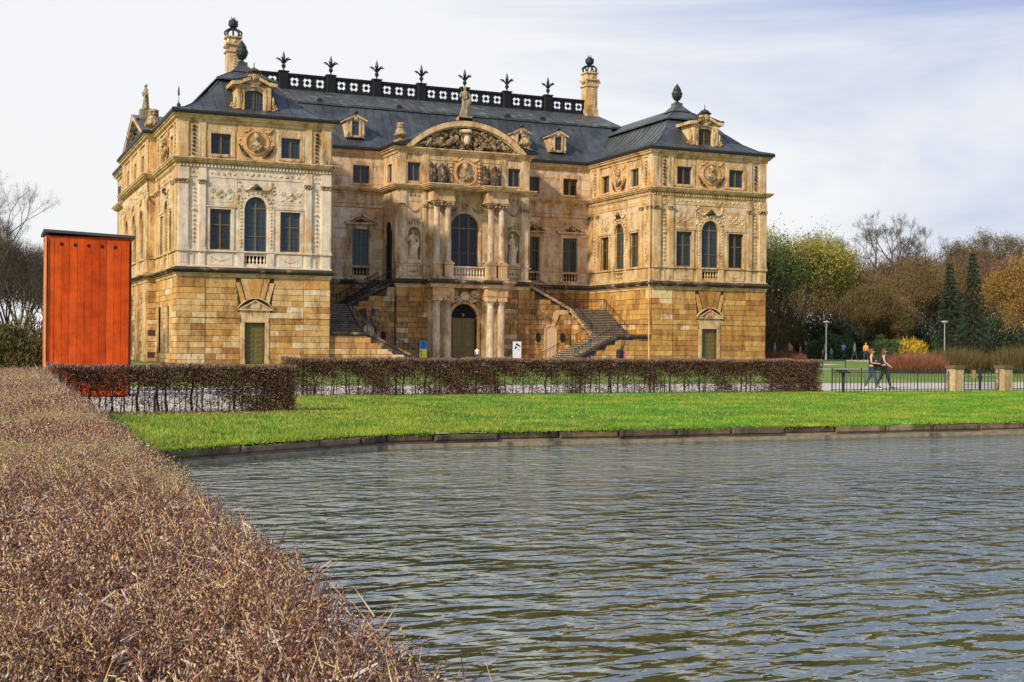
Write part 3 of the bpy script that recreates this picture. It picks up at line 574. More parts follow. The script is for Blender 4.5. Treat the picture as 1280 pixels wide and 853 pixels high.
    for sg in (-1, 1):
        m.bev(sg * 1.46 - .12, sg * 1.46 + .12, -.05, .1, 8.6, 12.0, .02); m.box(sg * 1.48 - .18, sg * 1.48 + .18, -.05, .15, 11.96, 12.1)
        u = sg * 4.78; arch_ring(m, u, .6, .74, 11.42, -.05, .08, 10)
        for a in (-1, 1): m.bev(u + a * .67 - .07, u + a * .67 + .07, -.05, .08, 8.9, 11.42, .015)
        m.box(u - .8, u + .8, -.05, .2, 8.76, 8.92); m.bev(u - .65, u + .65, 0, .06, 12.75, 13.9, .02); m.bev(u - .6, u + .6, 0, .08, 7.7, 8.5, .03)
        for a, w in ((5.87, .34), (3.82, .16)):
            m.bev(sg * a - w, sg * a + w, 0, .14, 8.98, 13.78, .02); m.box(sg * a - w - .04, sg * a + w + .04, 0, .2, 8.74, 8.98); m.bev(sg * a - w, sg * a + w, 0, .14, 7.55, 8.6, .02); m.box(sg * a - w, sg * a + w, 0, .16, 14.1, 15.2)
    m.box(-X - .1, -1.6, -.3, .16, 8.6, 8.72); m.box(1.6, X + .1, -.3, .16, 8.6, 8.72); m.box(-X - .1, X + .1, -.3, .2, 7.42, 7.56)
    m.build('window_surround', M['cream2'], PAL)
    m = MB(F); n_ = MB(F)
    for sg in (-1, 1):
        u = sg * 4.78; festoon(m, u, .5, 13.75, .35, .09, .1); scatter(m, u - .55, u + .55, 12.2, 12.65, 14, .06, .14, .04); m.blob(u, .12, 8.1, .17, .1, .17, j=.2); m.blob(u - .35, .1, 8.1, .15, .08, .09, j=.2); m.blob(u + .35, .1, 8.1, .15, .08, .09, j=.2)
        festoon(m, sg * 1.25, .55, 13.95, .35, .1, .12); capital(m, *sorted((sg * 5.53, sg * 6.21)), .14, 13.78, .32); capital(m, *sorted((sg * 3.66, sg * 3.98)), .14, 13.78, .32)
        for k in range(3): m.blob(sg * (4.4 + .38 * k), .08, 14.85, .13, .06, .12, j=.3)
        n_ = MB(F); n_.prism([(u + .6, 8.9)] + arc(u, .6, 11.42, 10) + [(u - .6, 8.9)], -.55, -.5); n_.build('statue_niche', M['cream2'], PAL)
    m.box(-.25, .25, 0, .22, 13.55, 14.3); m.build('relief_ornament', M['carve'], PAL, kind='stuff')
    # attic with portrait roundel and trophies
    ha = [(sg * 4.82 - .6, sg * 4.82 + .6, 16.1, 17.72) for sg in (-1, 1)]
    m = MB(F); wall(m, -X, X, 15.4, 18.95, -.7, 0, ha)
    for sg in (-1, 1):
        for a, w in ((5.95, .38), (3.72, .3)): m.bev(sg * a - w, sg * a + w, 0, .1, 15.8, 18.55, .02)
        for a in (-1, 1): m.bev(sg * 4.82 + a * .7 - .1, sg * 4.82 + a * .7 + .1, -.05, .07, 15.95, 17.95, .02)
        m.bev(sg * 4.82 - .6, sg * 4.82 + .6, -.05, .07, 17.72, 17.95, .02)
        window(F, sg * 4.82, 16.1, 17.72, .6, None, 2, 5)
    m.bev(-3.4, 3.4, 0, .05, 18.05, 18.5, .02); m.build('attic_wall', M['attic'], PAL)
    m = MB(F)
    for i in range(28): A0, A1 = 2 * math.pi * i / 28, 2 * math.pi * (i + 1) / 28; m.prism([(.92 * math.cos(A0), 17.05 + .92 * math.sin(A0)), (1.15 * math.cos(A0), 17.05 + 1.15 * math.sin(A0)), (1.15 * math.cos(A1), 17.05 + 1.15 * math.sin(A1)), (.92 * math.cos(A1), 17.05 + .92 * math.sin(A1))], 0, .2)
    for sg in (-1, 1):
        for i in range(7): m.blob(sg * 1.35, .12, 16.0 + i * .32, .17, .1, .15, j=.3)
        festoon(m, sg * .8, .5, 18.35, .25, .1, .1)
    o = m.build('medallion', M['ochre'], PAL); m = MB(F); bust(m, 0, 16.95, 1.5); m.build('bust', M['carve'], o)
    for u in (-3.05, -2.0, 2.0, 3.05):
        m = MB(F); m.blob(u, .3, 16.35, .38, .28, .48, True, j=.2); m.blob(u + .05, .3, 16.95, .28, .2, .4, True, j=.2); m.blob(u - .12, .2, 17.5, .16, .12, .42, rot=.25, j=.2); m.blob(u + .16, .2, 17.5, .1, .1, .38, rot=-.35, j=.2)
        m.bar(F(u - .3, .3, 15.9), F(u - .42, .25, 17.7), .05); m.blob(u, .35, 15.95, .45, .3, .15, j=.1); m.build('trophy', M['sooty'], PAL)
    # segmental pediment
    Rr = (5.75 ** 2 + 2.6 ** 2) / (2 * 2.6); zc = 18.98 + 2.6 - Rr; a0 = math.asin(5.75 / Rr); n = 24
    def seg(r, i): a = -a0 + 2 * a0 * i / n; return (r * math.sin(a), max(zc + r * math.cos(a), 18.98))
    m = MB(F)
    for i in range(n): m.prism([seg(Rr - .38, i), seg(Rr - .38, i + 1), seg(Rr + .1, i + 1), seg(Rr + .1, i)], -.5, .55); m.prism([seg(Rr - .5, i), seg(Rr - .5, i + 1), seg(Rr - .38, i + 1), seg(Rr - .38, i)], -.5, .35)
    m.build('pediment', M['gilt'], PAL); t = MB(F)
    for i in range(n): a, b_ = seg(Rr - .5, i), seg(Rr - .5, i + 1); t.prism([(a[0], 18.95), (b_[0], 18.95), b_, a], -.4, .05)
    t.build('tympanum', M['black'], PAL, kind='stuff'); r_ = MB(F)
    for _ in range(200):
        u = random.uniform(-4.9, 4.9); top = zc + math.sqrt((Rr - .6) ** 2 - u * u) - .12; z = random.uniform(19.15, max(top, 19.25)); r = random.uniform(.09, .24)
        r_.blob(u, random.uniform(.08, .28), z, r * random.uniform(.6, 1.7), r * .8, r * random.uniform(.6, 1.4), rot=random.uniform(0, 3), j=.25)
    for u in (-3.4, -2.3, -1.4, 1.5, 2.5, 3.5):                     # reclining figures
        k = 1 if u < 0 else -1; r_.blob(u, .35, 20.2 - abs(u) * .12, .14, .14, .18, True); r_.blob(u - k * .2, .33, 19.8 - abs(u) * .1, .26, .2, .36, True, rot=-k * .5, j=.1); r_.blob(u - k * .6, .33, 19.45, .5, .18, .16, True, rot=k * .2, j=.1); r_.blob(u + k * .3, .33, 19.9 - abs(u) * .1, .3, .09, .08, rot=k * .7)
    r_.blob(0, .35, 20.0, .55, .25, .62, True, j=.05); r_.build('pediment_relief', M['pedrel'], PAL, kind='stuff')
    r_ = MB(F); r_.blob(0, .48, 19.95, .34, .2, .44, True, j=.05); r_.blob(0, .42, 20.75, .5, .25, .22, True, j=.2); r_.build('cartouche', M['carve_l'], PAL)
    # curved lead roof behind it
    t = MB(F)
    for i in range(n):
        a, b_ = seg(Rr + .13, i), seg(Rr + .13, i + 1); t.add([F(a[0], .6, a[1]), F(b_[0], .6, b_[1]), F(b_[0], -6.5, b_[1]), F(a[0], -6.5, a[1])], [(0, 1, 2, 3)])
    for sg in (-1, 1): t.add([F(sg * (X + .5), .5, 19.3), F(sg * 5.2, .5, 19.75), F(sg * 5.2, -6.5, 19.95), F(sg * (X + .5), -6.5, 19.3)], [(0, 1, 2, 3)])
    t.build('pediment_roof', M['roof'], PAL)
    # returns with tall open doorways at the stair heads, shade painted as dark panels
    for F2 in (FAl, FAr):
        h = [(1.0, 2.75, 7.4, 12.55)] if F2 is FAl else [(1.35, 3.1, 7.4, 12.55)]; uc = (h[0][0] + h[0][1]) / 2
        m = MB(F2); wall(m, 0, 4.1, 0, 7.4, -.7, -.035); m.build('ground_floor_wall', M['joint'], PAL); stones(F2, 0, 4.1, [], 'stone_c', 0)
        m = MB(F2); wall(m, 0, 4.1, 7.42, 18.95, -.7, 0, h + [(uc - .6, uc + .6, 16.1, 17.72)]); arch_fill(m, uc, .875, 11.7, 12.55, -.7, 0); arch_ring(m, uc, .875, 1.05, 11.7, -.05, .08); m.bev(3.4, 4.05, 0, .1, 8.8, 13.8, .02) if F2 is FAl else m.bev(.05, .7, 0, .1, 8.8, 13.8, .02); m.build('return_wall', M['cream2'], PAL)
        m = MB(F2); m.prism([(h[0][1], 7.3), (h[0][1], 11.7)] + arc(uc, .875, 11.7, 10)[1:-1] + [(h[0][0], 11.7), (h[0][0], 7.3)], -.12, -.05); m.build('dark_doorway', M['dark'], PAL); window(F2, uc, 16.1, 17.72, .6, None, 2, 5)
avant()
# ---- mouldings all round
c0, c1, bx = MM - 6.37, MM + 6.37, MM
def outline(proj=True, y=6.5):
    p = [(0, DEEP), (0, 29.7), (-.7, 29.7), (-.7, 11.3), (0, 11.3), (0, 0), (WW, 0), (WW, 12.4), (c0, 12.4), (c0, 8.3)]
    if proj: p += [(bx - 3.72, 8.3), (bx - 3.72, y), (bx - 1.5, y), (bx - 1.5, 7.3), (bx + 1.5, 7.3), (bx + 1.5, y), (bx + 3.72, y), (bx + 3.72, 8.3)]
    p += [(c1, 8.3), (c1, 12.4), (WW + GG, 12.4), (WW + GG, 0), (2 * WW + GG, 0), (2 * WW + GG, DEEP), (WW + GG, DEEP), (WW + GG, 28.6), (WW, 28.6), (WW, DEEP)]
    return p
m = MB(); sweep(m, outline(), [(0, 6.66), (.08, 6.68), (.1, 6.86), (.22, 6.92), (.24, 7.02)], True); m.build('base_moulding', M['cream3'], PAL)
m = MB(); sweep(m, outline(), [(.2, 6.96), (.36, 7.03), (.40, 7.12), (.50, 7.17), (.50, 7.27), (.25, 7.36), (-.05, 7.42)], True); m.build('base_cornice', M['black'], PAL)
m = MB(); sweep(m, outline(True, 6.45), [(0, 15.3), (.12, 15.32), (.34, 15.40), (.36, 15.5)], True); m.build('cornice_bed', M['cream3'], PAL)
m = MB(); sweep(m, outline(True, 6.45), [(.3, 15.47), (.46, 15.52), (.50, 15.62), (.56, 15.66), (.56, 15.74), (-.1, 15.80)], True); m.build('main_cornice', M['gilt'], PAL)
for u0, u1, y0, y1 in ((-3.72, -1.5, 6.4, 8.3), (-1.5, 1.5, 7.25, 8.3), (1.5, 3.72, 6.4, 8.3)):
    m = MB(); m.box(bx + u0, bx + u1, y0, y1, 15.42, 15.77); m.build('cornice_slab', M['cream2'], PAL)
OU = outline(False)
m = MB(); sweep(m, OU, [(0.06, 18.48), (.1, 18.5), (.12, 18.68), (.2, 18.74)], True); m.build('attic_moulding', M['cream3'], PAL)
m = MB(); sweep(m, OU, [(.12, 18.70), (.3, 18.78), (.34, 18.9), (.45, 18.95), (.45, 19.05)], True); m.build('crown_cornice', M['gilt'], PAL)
m = MB(); sweep(m, OU[:10] + [(c0 + .6, 8.3)], [(.3, 19.0), (.55, 19.06), (.6, 19.2), (.58, 19.32), (.1, 19.36)]); sweep(m, [(c1 - .6, 8.3)] + OU[10:] + [OU[0]], [(.3, 19.0), (.55, 19.06), (.6, 19.2), (.58, 19.32), (.1, 19.36)]); m.build('gutter', M['gutter'], PAL)
# ---- roofs
PW = [(-.55, 19.33), (.5, 19.62), (1.57, 20.3), (2.7, 21.35), (3.75, 22.6)]
def hip_roof(x0, x1, y0, y1):
    m = MB(); sm = MB()
    def ring(t, z): return [(x0 + t, y0 + t, z), (x1 - t, y0 + t, z), (x1 - t, y1 - t, z), (x0 + t, y1 - t, z)]
    rs = [ring(*q) for q in PW]
    for a, b_ in zip(rs, rs[1:]): m.add(a + b_, [(i, (i + 1) % 4, 4 + (i + 1) % 4, 4 + i) for i in range(4)])
    o = m.build('roof', M['roof'], PAL); u = MB(); r0 = ring(3.55, 22.66); xm = (x0 + x1) / 2; h = (x1 - x0) / 2
    u.add(ring(3.45, 22.62) + ring(3.45, 22.74), [(i, (i + 1) % 4, 4 + (i + 1) % 4, 4 + i) for i in range(4)]); r1 = ring(3.45, 22.74)
    u.add(r1 + [(xm, y0 + h + .1, 24.15), (xm, y1 - h - .1, 24.15)], [(0, 1, 4), (1, 2, 5, 4), (2, 3, 5), (3, 0, 4, 5)]); u.build('upper_roof', M['roof2'] if 0 else M['roof'], o)
    # standing seams
    def side(p, q, inx, iny):
        Lr = math.hypot(q[0] - p[0], q[1] - p[1]); dx, dy = (q[0] - p[0]) / Lr, (q[1] - p[1]) / Lr; n = int(Lr / .95)
        for i in range(1, n):
            s_ = Lr * i / n; lim = min(s_, Lr - s_); prev = None
            for t, z in PW:
                if t > lim: break
                c = (p[0] + dx * s_ + inx * t, p[1] + dy * s_ + iny * t, z + .02)
                if prev: sm.bar(prev, c, .035, n=3)
                prev = c
            if lim > 3.5 : e = min(lim, h - .1); sm.bar((p[0] + dx * s_ + inx * 3.5, p[1] + dy * s_ + iny * 3.5, 22.76), (p[0] + dx * s_ + inx * e, p[1] + dy * s_ + iny * e, 22.74 + (e - 3.5) * .565), .035, n=3)
    side((x0, y0), (x1, y0), 0, 1); side((x0, y0), (x0, y1), 1, 0); side((x1, y0), (x1, y1), -1, 0)
    for p, ix, iy in (((x0, y0), 1, 1), ((x1, y0), -1, 1)):
        for (t, z), (t2, z2) in zip(PW, PW[1:]): sm.bar((p[0] + ix * t, p[1] + iy * t, z + .02), (p[0] + ix * t2, p[1] + iy * t2, z2 + .02), .06, n=4)
        sm.bar((p[0] + ix * 3.5, p[1] + iy * 3.5, 22.76), (xm, y0 + h, 24.17), .05)
    sm.build('roof_seam', M['roof'], o, kind='stuff')
    q = MB(); F = Fr((xm, y0 + h + .1, 0), (1, 0, 0), (0, 1, 0)); q.F = F
    q.add([F(a * 1.0, b_ * 1.0, 23.7) for a, b_ in ((-1, -1), (1, -1), (1, 1), (-1, 1))] + [F(a * .42, b_ * .42, 24.3) for a, b_ in ((-1, -1), (1, -1), (1, 1), (-1, 1))], [(0, 1, 5, 4), (1, 2, 6, 5), (2, 3, 7, 6), (3, 0, 4, 7), (4, 5, 6, 7)]); q.box(-.4, .4, -.4, .4, 24.3, 24.6)
    v = q.build('urn_pedestal', M['roof2'], PAL)
    q = MB(F); q.lathe(0, 0, 24.6, [(.3, 0), (.34, .06), (.16, .14), (.14, .24), (.3, .34), (.46, .62), (.50, .95), (.46, 1.08), (.38, 1.12), (.40, 1.25), (.28, 1.5), (.2, 1.62), (.08, 1.76), (.02, 1.9)], 14)
    for i in range(16): a = i * math.pi / 8; q.blob(.44 * math.cos(a), .44 * math.sin(a), 25.42 + .1 * (i % 2), .09, .09, .1, j=.2)
    for i in range(8): a = i * math.pi / 4; q.blob(.27 * math.cos(a), .27 * math.sin(a), 25.95, .1, .1, .12, j=.2)
    q.build('roof_urn', M['iron'], v)
hip_roof(0, WW, 0, DEEP); hip_roof(WW + GG, 2 * WW + GG, 0, DEEP)
def main_roof():
    PR = [(-.6, 19.33), (.3, 19.55), (1.3, 20.45), (2.5, 22.0), (3.7, 23.65)]; x0, x1 = WW - 5.6, WW + GG + 5.6; m = MB()
    for (a, z), (b_, z2) in zip(PR, PR[1:]):
        for s, y in ((1, 12.4), (-1, 28.6)):
            xa, xb = (x0 if z > 22 else WW - 4.2 if z > 20.4 else WW - 3), (x1 if z > 22 else WW + GG + 4.2 if z > 20.4 else WW + GG + 3)
            m.add([(xa, y + s * a, z), (xb, y + s * a, z), (xb, y + s * b_, z2), (xa, y + s * b_, z2)], [(0, 1, 2, 3)])
    o = m.build('roof', M['roof'], PAL); m = MB(); ya, yb = 12.4 + 3.55, 28.6 - 3.55
    m.add([(x0, ya, 23.62), (x1, ya, 23.62), (x1, ya, 23.8), (x0, ya, 23.8), (7.2, 20.2, 25.62), (45.8, 20.2, 25.62), (7.2, 20.9, 25.62), (45.8, 20.9, 25.62), (x0, yb, 23.8), (x1, yb, 23.8)], [(0, 1, 2, 3), (3, 2, 5, 4), (4, 5, 7, 6), (6, 7, 9, 8), (3, 4, 6, 8), (2, 9, 7, 5)])
    m.build('upper_roof', M['roof2'], o); s = MB(); n = 38
    for i in range(n + 1):
        x = WW - .5 + (GG + 1) * i / n
        for (a, z), (b_, z2) in zip(PR, PR[1:]): s.bar((x, 12.4 + a, z + .02), (x, 12.4 + b_, z2 + .02), .035, n=3)
        s.bar((x, 15.9, 23.82), (x, 20.1, 25.6), .03, n=3)
    s.build('roof_seam', M['roof'], o, kind='stuff')
    d = MB()
    for u in (-11.3, 3.2, 7.5, 11.3, -3.6): d.box(MM + u - .22, MM + u + .22, 16.1, 16.7, 23.85, 24.15); d.box(MM + u - .12, MM + u + .12, 16.2, 16.6, 24.15, 24.25)
    d.build('roof_vent', M['gutter'], PAL)
main_roof()
# small dormers in the main roof
for u in (-8.8, 7.6, 11.5):
    F = FC.sub(u, -.75); m = MB(F); wall(m, -.85, .85, 20.35, 21.85, -1.6, 0, [(-.37, .37, 20.55, 21.8)])
    for sg in (-1, 1): m.bev(sg * .42 - .09, sg * .42 + .09, 0, .08, 20.4, 21.9, .02); m.blob(sg * .75, .06, 20.7, .16, .1, .3, j=.1); m.prism([(sg * .05, 22.45), (sg * .05, 22.2), (sg * 1.05, 21.78), (sg * 1.1, 21.95)] if sg > 0 else [(sg * 1.1, 21.95), (sg * 1.05, 21.78), (sg * .05, 22.2), (sg * .05, 22.45)], -1.4, .2)
    m.prism([(-1, 21.85), (1, 21.85), (0, 22.3)], -1.3, .05); m.blob(0, .12, 22.05, .22, .1, .2, j=.2); o = m.build('dormer', M['cream2'], PAL)
    q = MB(F); q.add([F(-1.15, .25, 21.93), F(0, .25, 22.5), F(0, -2.6, 22.5), F(-1.15, -1.8, 21.93), F(1.15, .25, 21.93), F(1.15, -1.8, 21.93)], [(0, 1, 2, 3), (1, 4, 5, 2)]); q.blob(0, .1, 22.6, .22, .2, .22, True); q.build('dormer_roof', M['gutter'], o)
    q = MB(F); q.box(-.37, .37, -.2, -.14, 20.55, 21.8); o2 = q.build('glass', M['glass'], o); q = MB(F); q.box(-.03, .03, -.14, -.1, 20.55, 21.8); q.box(-.37, .37, -.14, -.11, 21.2, 21.25); q.build('window_bar', M['bronze'], o)
# large dormers over the wings
for X0 in (0, WW + GG):
    F = Fr((X0 + WW / 2 - .02, .95, 0), (1, 0, 0), (0, -1, 0)); m = MB(F)
    wall(m, -1.35, 1.35, 19.6, 21.95, -3.6, 0, [(-.74, .74, 19.85, 21.5)]); arch_fill(m, 0, .74, 21.12, 21.5, -.5, -.01, 8, .32)
    for sg in (-1, 1):
        m.bev(sg * .86 - .12, sg * .86 + .12, 0, .08, 19.8, 21.6, .02); m.bev(sg * 1.2 - .14, sg * 1.2 + .14, 0, .12, 19.9, 21.7, .03)
        scroll(m, sg * 1.5, 20.1, .3, sg, .1, .0); m.blob(sg * 1.52, 0, 20.6, .12, .12, .5, j=.1)
        a = [(0.35, 22.45), (.35, 22.2), (1.2, 21.8), (1.75, 21.75), (1.8, 22.02), (1.2, 22.1)]; a = [(sg * x, z) for x, z in a]; m.prism(a if sg > 0 else a[::-1], -3.2, .35)
    m.box(-.4, .4, -.4, .15, 21.9, 22.75); m.prism([(-1.3, 21.9), (1.3, 21.9), (.3, 22.4), (-.3, 22.4)], -3, 0)
    o = m.build('dormer', M['cream3'], PAL); q = MB(F); q.box(-.5, .5, -.45, .25, 22.75, 22.88); q.lathe(0, -.1, 22.88, [(.5, 0), (.44, .12), (.3, .24), (.12, .3), (.04, .4), (.03, .75)], 12)
    for sg in (-1, 1): q.add([F(sg * 1.85, .38, 22.05), F(sg * .3, .38, 22.5), F(sg * .3, -4.2, 22.5), F(sg * 1.85, -3.2, 22.05)], [(0, 1, 2, 3)])
    for x in (-1.7, -1.4, -1.1, 1.1, 1.4, 1.7): q.blob(x, .3, 22.14, .13, .12, .09, j=.3)
    q.build('dormer_roof', M['black'], o); q = MB(F); q.blob(0, .22, 22.4, .3, .14, .3, True, j=.2); q.blob(0, .2, 21.75, .4, .1, .16, j=.2)
    for sg in (-1, 1): q.blob(sg * .45, .12, 22.0, .2, .1, .12, j=.2); q.blob(sg * .98, .1, 20.8, .06, .05, .5, j=.1)
    q.build('dormer_carving', M['carve'], o, kind='stuff'); q = MB(F); q.box(-.74, .74, -.3, -.25, 19.85, 21.5); q.build('glass', M['glass'], o)
    q = MB(F); q.box(-.05, .05, -.25, -.18, 19.85, 21.5)
    for i in range(1, 5): q.box(-.74, .74, -.25, -.22, 19.85 + i * .33 - .015, 19.85 + i * .33 + .015)
    for x in (-.5, -.27, .27, .5): q.box(x - .013, x + .013, -.25, -.22, 19.85, 21.5)
    q.build('window_bar', M['bronze'], o)
# ridge balustrade, finials, chimneys
F = Fr((MM, 20.5, 25.62), (1, 0, 0), (0, -1, 0)); m = MB(F); m.box(-18, 18, -.12, .12, 0, .22); m.box(-18, 18, -.16, .16, 1.35, 1.55)
RB = m.build('roof_balustrade', M['ballu'], PAL)
pm = MB(Fr((0, 0, 0), (1, 0, 0), (0, -1, 0))); S = .56
wall(pm, -.62, .62, .22, 1.35, -.06, .06, [(-.34, .34, .44, 1.13), (-.42, .42, .55, .62), (-.42, .42, .93, 1.02), (-.26, -.17, .36, 1.2), (.17, .26, .36, 1.2)])
pm.lathe(0, 0, 0, [(.01, .79), (.01, .79)], 6) if 0 else None
pm.prism([(.2 * math.cos(i * math.pi / 5), .785 + .2 * math.sin(i * math.pi / 5)) for i in range(10)], -.05, .05); pm.box(-.42, .42, -.02, .02, .77, .80); pm.box(-.015, .015, -.02, .02, .36, 1.2)
panel = pm.build('pierced_panel', M['ballu'], RB); pn = MB(Fr((0, 0, 0), (1, 0, 0), (0, -1, 0))); pn.bev(-.44, .44, -.25, .25, 0, 1.62, .04); pn.box(-.5, .5, -.3, .3, 1.62, 1.74); pier = pn.build('balustrade_pier', M['ballu'], RB)
fm = MB(Fr((0, 0, 0), (1, 0, 0), (0, 1, 0))); fm.lathe(0, 0, 0, [(.2, 0), (.1, .06), (.07, .2), (.2, .38), (.22, .5), (.1, .68), (.06, .8), (.14, .95), (.17, 1.2), (.12, 1.5), (.02, 1.85)], 10)
for i in range(6):
    a = i * math.pi / 3; cxx, sxx = math.cos(a), math.sin(a)
    for (r, z), (r2, z2), w in (((.1, .75), (.35, 1.05), .09), ((.35, 1.05), (.62, 1.16), .09), ((.62, 1.16), (.75, 1.08), .05)): fm.bar((r * cxx, r * sxx, z), (r2 * cxx, r2 * sxx, z2), w, w * .7)
fin = fm.build('finial', M['iron'], PAL)
fp, ff, fq = True, True, True
for k in range(-4, 5):
    if abs(k) < 4:
        o = pier if fq else pier.copy(); 
        if not fq: COL.objects.link(o)
        fq = False; o.location = (MM + k * 4.58, 20.5, 25.62)
        o = fin if ff else fin.copy()
        if not ff: COL.objects.link(o)
        ff = False; o.location = (MM + k * 4.58, 20.5, 25.62 + 1.74)
    if k < 4:
        for j in (-1, 0, 1):
            o = panel if fp else panel.copy()
            if not fp: COL.objects.link(o)
            fp = False; o.location = (MM + (k + .5) * 4.58 + j * 1.235, 20.5, 25.62)
for X0 in (MM - 18.5, MM + 18.5):
    F = Fr((X0, 20.5, 0), (1, 0, 0), (0, -1, 0)); m = MB(F); m.bev(-.72, .72, -.72, .72, 24.4, 26.2, .04); m.box(-.62, .62, -.62, .62, 26.2, 28.7); m.bev(-.42, .42, .62, .66, 26.5, 28.4, .03); m.box(-.66, .66, .0, .0, 0, 0) if 0 else None
    m.box(-.75, .75, -.75, .75, 28.55, 28.75); m.bev(-.6, .6, -.6, .6, 28.75, 29.9, .05); m.box(-.78, .78, -.78, .78, 29.2, 29.35); m.box(-.74, .74, -.74, .74, 29.9, 30.05)
    for sg in (-1, 1): scroll(m, sg * .72, 29.0, .18, sg, .09, .62); m.blob(sg * .75, 0, 29.1, .2, .5, .22, j=.1)
    for i in range(7): m.blob(random.uniform(-.1, .1), .66, 26.7 + i * .26, .14, .06, .1, j=.2)
    m.blob(0, .62, 29.55, .2, .1, .2, j=.2); m.blob(-.64, 0, 29.55, .1, .2, .2, j=.2)
    o = m.build('chimney', M['cream3'], PAL); q = MB(F)
    for i in range(8):
        a = i * math.pi / 4 + .2; x, y = math.cos(a), math.sin(a); pr_ = [(.55, 29.95), (.75, 30.3), (.78, 30.5), (.5, 30.72), (.12, 30.8)]
        for (r, z), (r2, z2) in zip(pr_, pr_[1:]): q.bar(F(r * x, r * y, z), F(r2 * x, r2 * y, z2), .085)
    q.lathe(0, 0, 30.7, [(.3, 0), (.14, .1), (.2, .16), (.4, .34), (.43, .6), (.38, .78), (.28, .92), (.12, 1.0)], 12)
    for i in range(24): a = i * 2.4; q.blob(.4 * math.cos(a), .4 * math.sin(a), 31.1 + .02 * i, .08, .08, .09)
    for i in range(7): a = i * .9; q.bar(F(.1 * math.cos(a), .1 * math.sin(a), 31.6), F(.22 * math.cos(a), .22 * math.sin(a), 31.9), .05, .01)
    q.build('chimney_crown', M['iron'], o)
# vases over the avant-corps and the side; lightning spike on the corner
for (x, y, z, s) in ((MM - 6.0, 8.6, 19.35, 1.0), (MM + 6.0, 8.6, 19.35, 1.0), (-.25, 12.1, 19.0, 1.25)):
    F = Fr((x, y, z), (1, 0, 0), (0, 1, 0)); q = MB(F); q.box(-.5 * s, .5 * s, -.5 * s, .5 * s, 0, .3 * s); q.lathe(0, 0, .3 * s, [(a * s, b_ * s) for a, b_ in ((.36, 0), (.2, .12), (.2, .2), (.5, .38), (.55, .6), (.36, .95), (.3, 1.05), (.36, 1.15), (.34, 1.3))], 12)
    for i in range(14): a = i * 2.4; q.blob(.5 * s * math.cos(a), .5 * s * math.sin(a), (.75 + .05 * (i % 3)) * s, .12 * s, .12 * s, .12 * s, j=.2); q.blob(.25 * s * math.cos(a), .25 * s * math.sin(a), 1.7 * s, .14 * s, .14 * s, .14 * s, j=.2)
    q.build('flower_vase', M['carve'], PAL)
q = MB(Fr((.05, .3, 19.3), (1, 0, 0), (0, 1, 0))); q.lathe(0, 0, 0, [(.28, 0), (.28, .2), (.12, .3), (.16, .45), (.05, .6), (.02, .8), (.02, 1.1), (.08, 1.2), (.06, 1.6), (.01, 1.9)], 8); q.build('corner_spike', M['iron'], PAL)
# statues
def robe_statue(loc, s, rz, m, name='statue', arm=1):
    F = Fr(loc, (math.cos(rz), math.sin(rz), 0), (math.sin(rz), -math.cos(rz), 0)); q = MB(F); B = q.blob
    q.box(-.38 * s, .38 * s, -.3 * s, .3 * s, 0, .12 * s); z = .12 * s
    vs = []; prof = [(.30, .24, 0, 0), (.27, .22, .25, .01), (.22, .19, .6, .03), (.20, .17, .85, .04), (.22, .17, .98, .02), (.17, .14, 1.15, 0), (.22, .15, 1.35, -.02), (.21, .13, 1.46, -.02), (.08, .08, 1.53, -.01), (.06, .06, 1.58, 0)]; n = 14
    for a, b_, h, sh in prof:
        for i in range(n):
            t = 2 * math.pi * i / n; f = 1 + (.14 if i % 2 else -.06) * (1 - h / 1.6); vs.append(F(s * (a * f * math.cos(t) + sh), s * b_ * f * math.sin(t), z + s * h))
    q.add(vs, [(j * n + i, j * n + (i + 1) % n, (j + 1) * n + (i + 1) % n, (j + 1) * n + i) for j in range(len(prof) - 1) for i in range(n)])
    B(0, .02 * s, z + 1.68 * s, .095 * s, .105 * s, .13 * s, True); B(0, -.03 * s, z + 1.74 * s, .115 * s, .11 * s, .09 * s, True, j=.1); B(0, .12 * s, z + 1.67 * s, .02 * s, .03 * s, .03 * s)
    if arm:
        q.bar(F(-.22 * s, 0, z + 1.42 * s), F(-.34 * s, .05 * s, z + 1.15 * s), .065 * s, .05 * s, 6); q.bar(F(-.34 * s, .05 * s, z + 1.15 * s), F(-.16 * s, .22 * s, z + 1.2 * s), .05 * s, .035 * s, 6)
        q.bar(F(.22 * s, 0, z + 1.42 * s), F(.36 * s, .04 * s, z + 1.12 * s), .065 * s, .05 * s, 6); q.bar(F(.36 * s, .04 * s, z + 1.12 * s), F(.30 * s, .2 * s, z + .9 * s), .05 * s, .035 * s, 6); B(.3 * s, .2 * s, z + .84 * s, .05 * s, .05 * s, .09 * s, j=.2)
        B(.16 * s, .1 * s, z + .7 * s, .16 * s, .12 * s, .38 * s, True, rot=-.25, j=.12); B(-.05 * s, .16 * s, z + 1.05 * s, .2 * s, .07 * s, .08 * s, rot=.5, j=.2)
    return q.build(name, m, PAL, fix=True)
robe_statue((MM - 4.78, 8.55, 8.92), 1.48, 0, M['carve_l']); robe_statue((MM + 4.78, 8.55, 8.92), 1.5, .35, M['carve_l'])
robe_statue((MM - .1, 8.2, 21.95), 1.5, 0, M['statue']); q = MB(Fr((MM - .1, 8.2, 21.5), (1, 0, 0), (0, 1, 0))); q.bev(-.7, .7, -.4, .4, 0, .5, .05); q.build('statue_plinth', M['carve'], PAL)
robe_statue((.1, 19.9, 22.5), 1.22, -1.2, M['statue']); q = MB(Fr((.1, 19.9, 21.7), (1, 0, 0), (0, 1, 0))); q.box(-.55, .55, -.5, .5, 0, .82); q.build('statue_plinth', M['statue'], PAL)
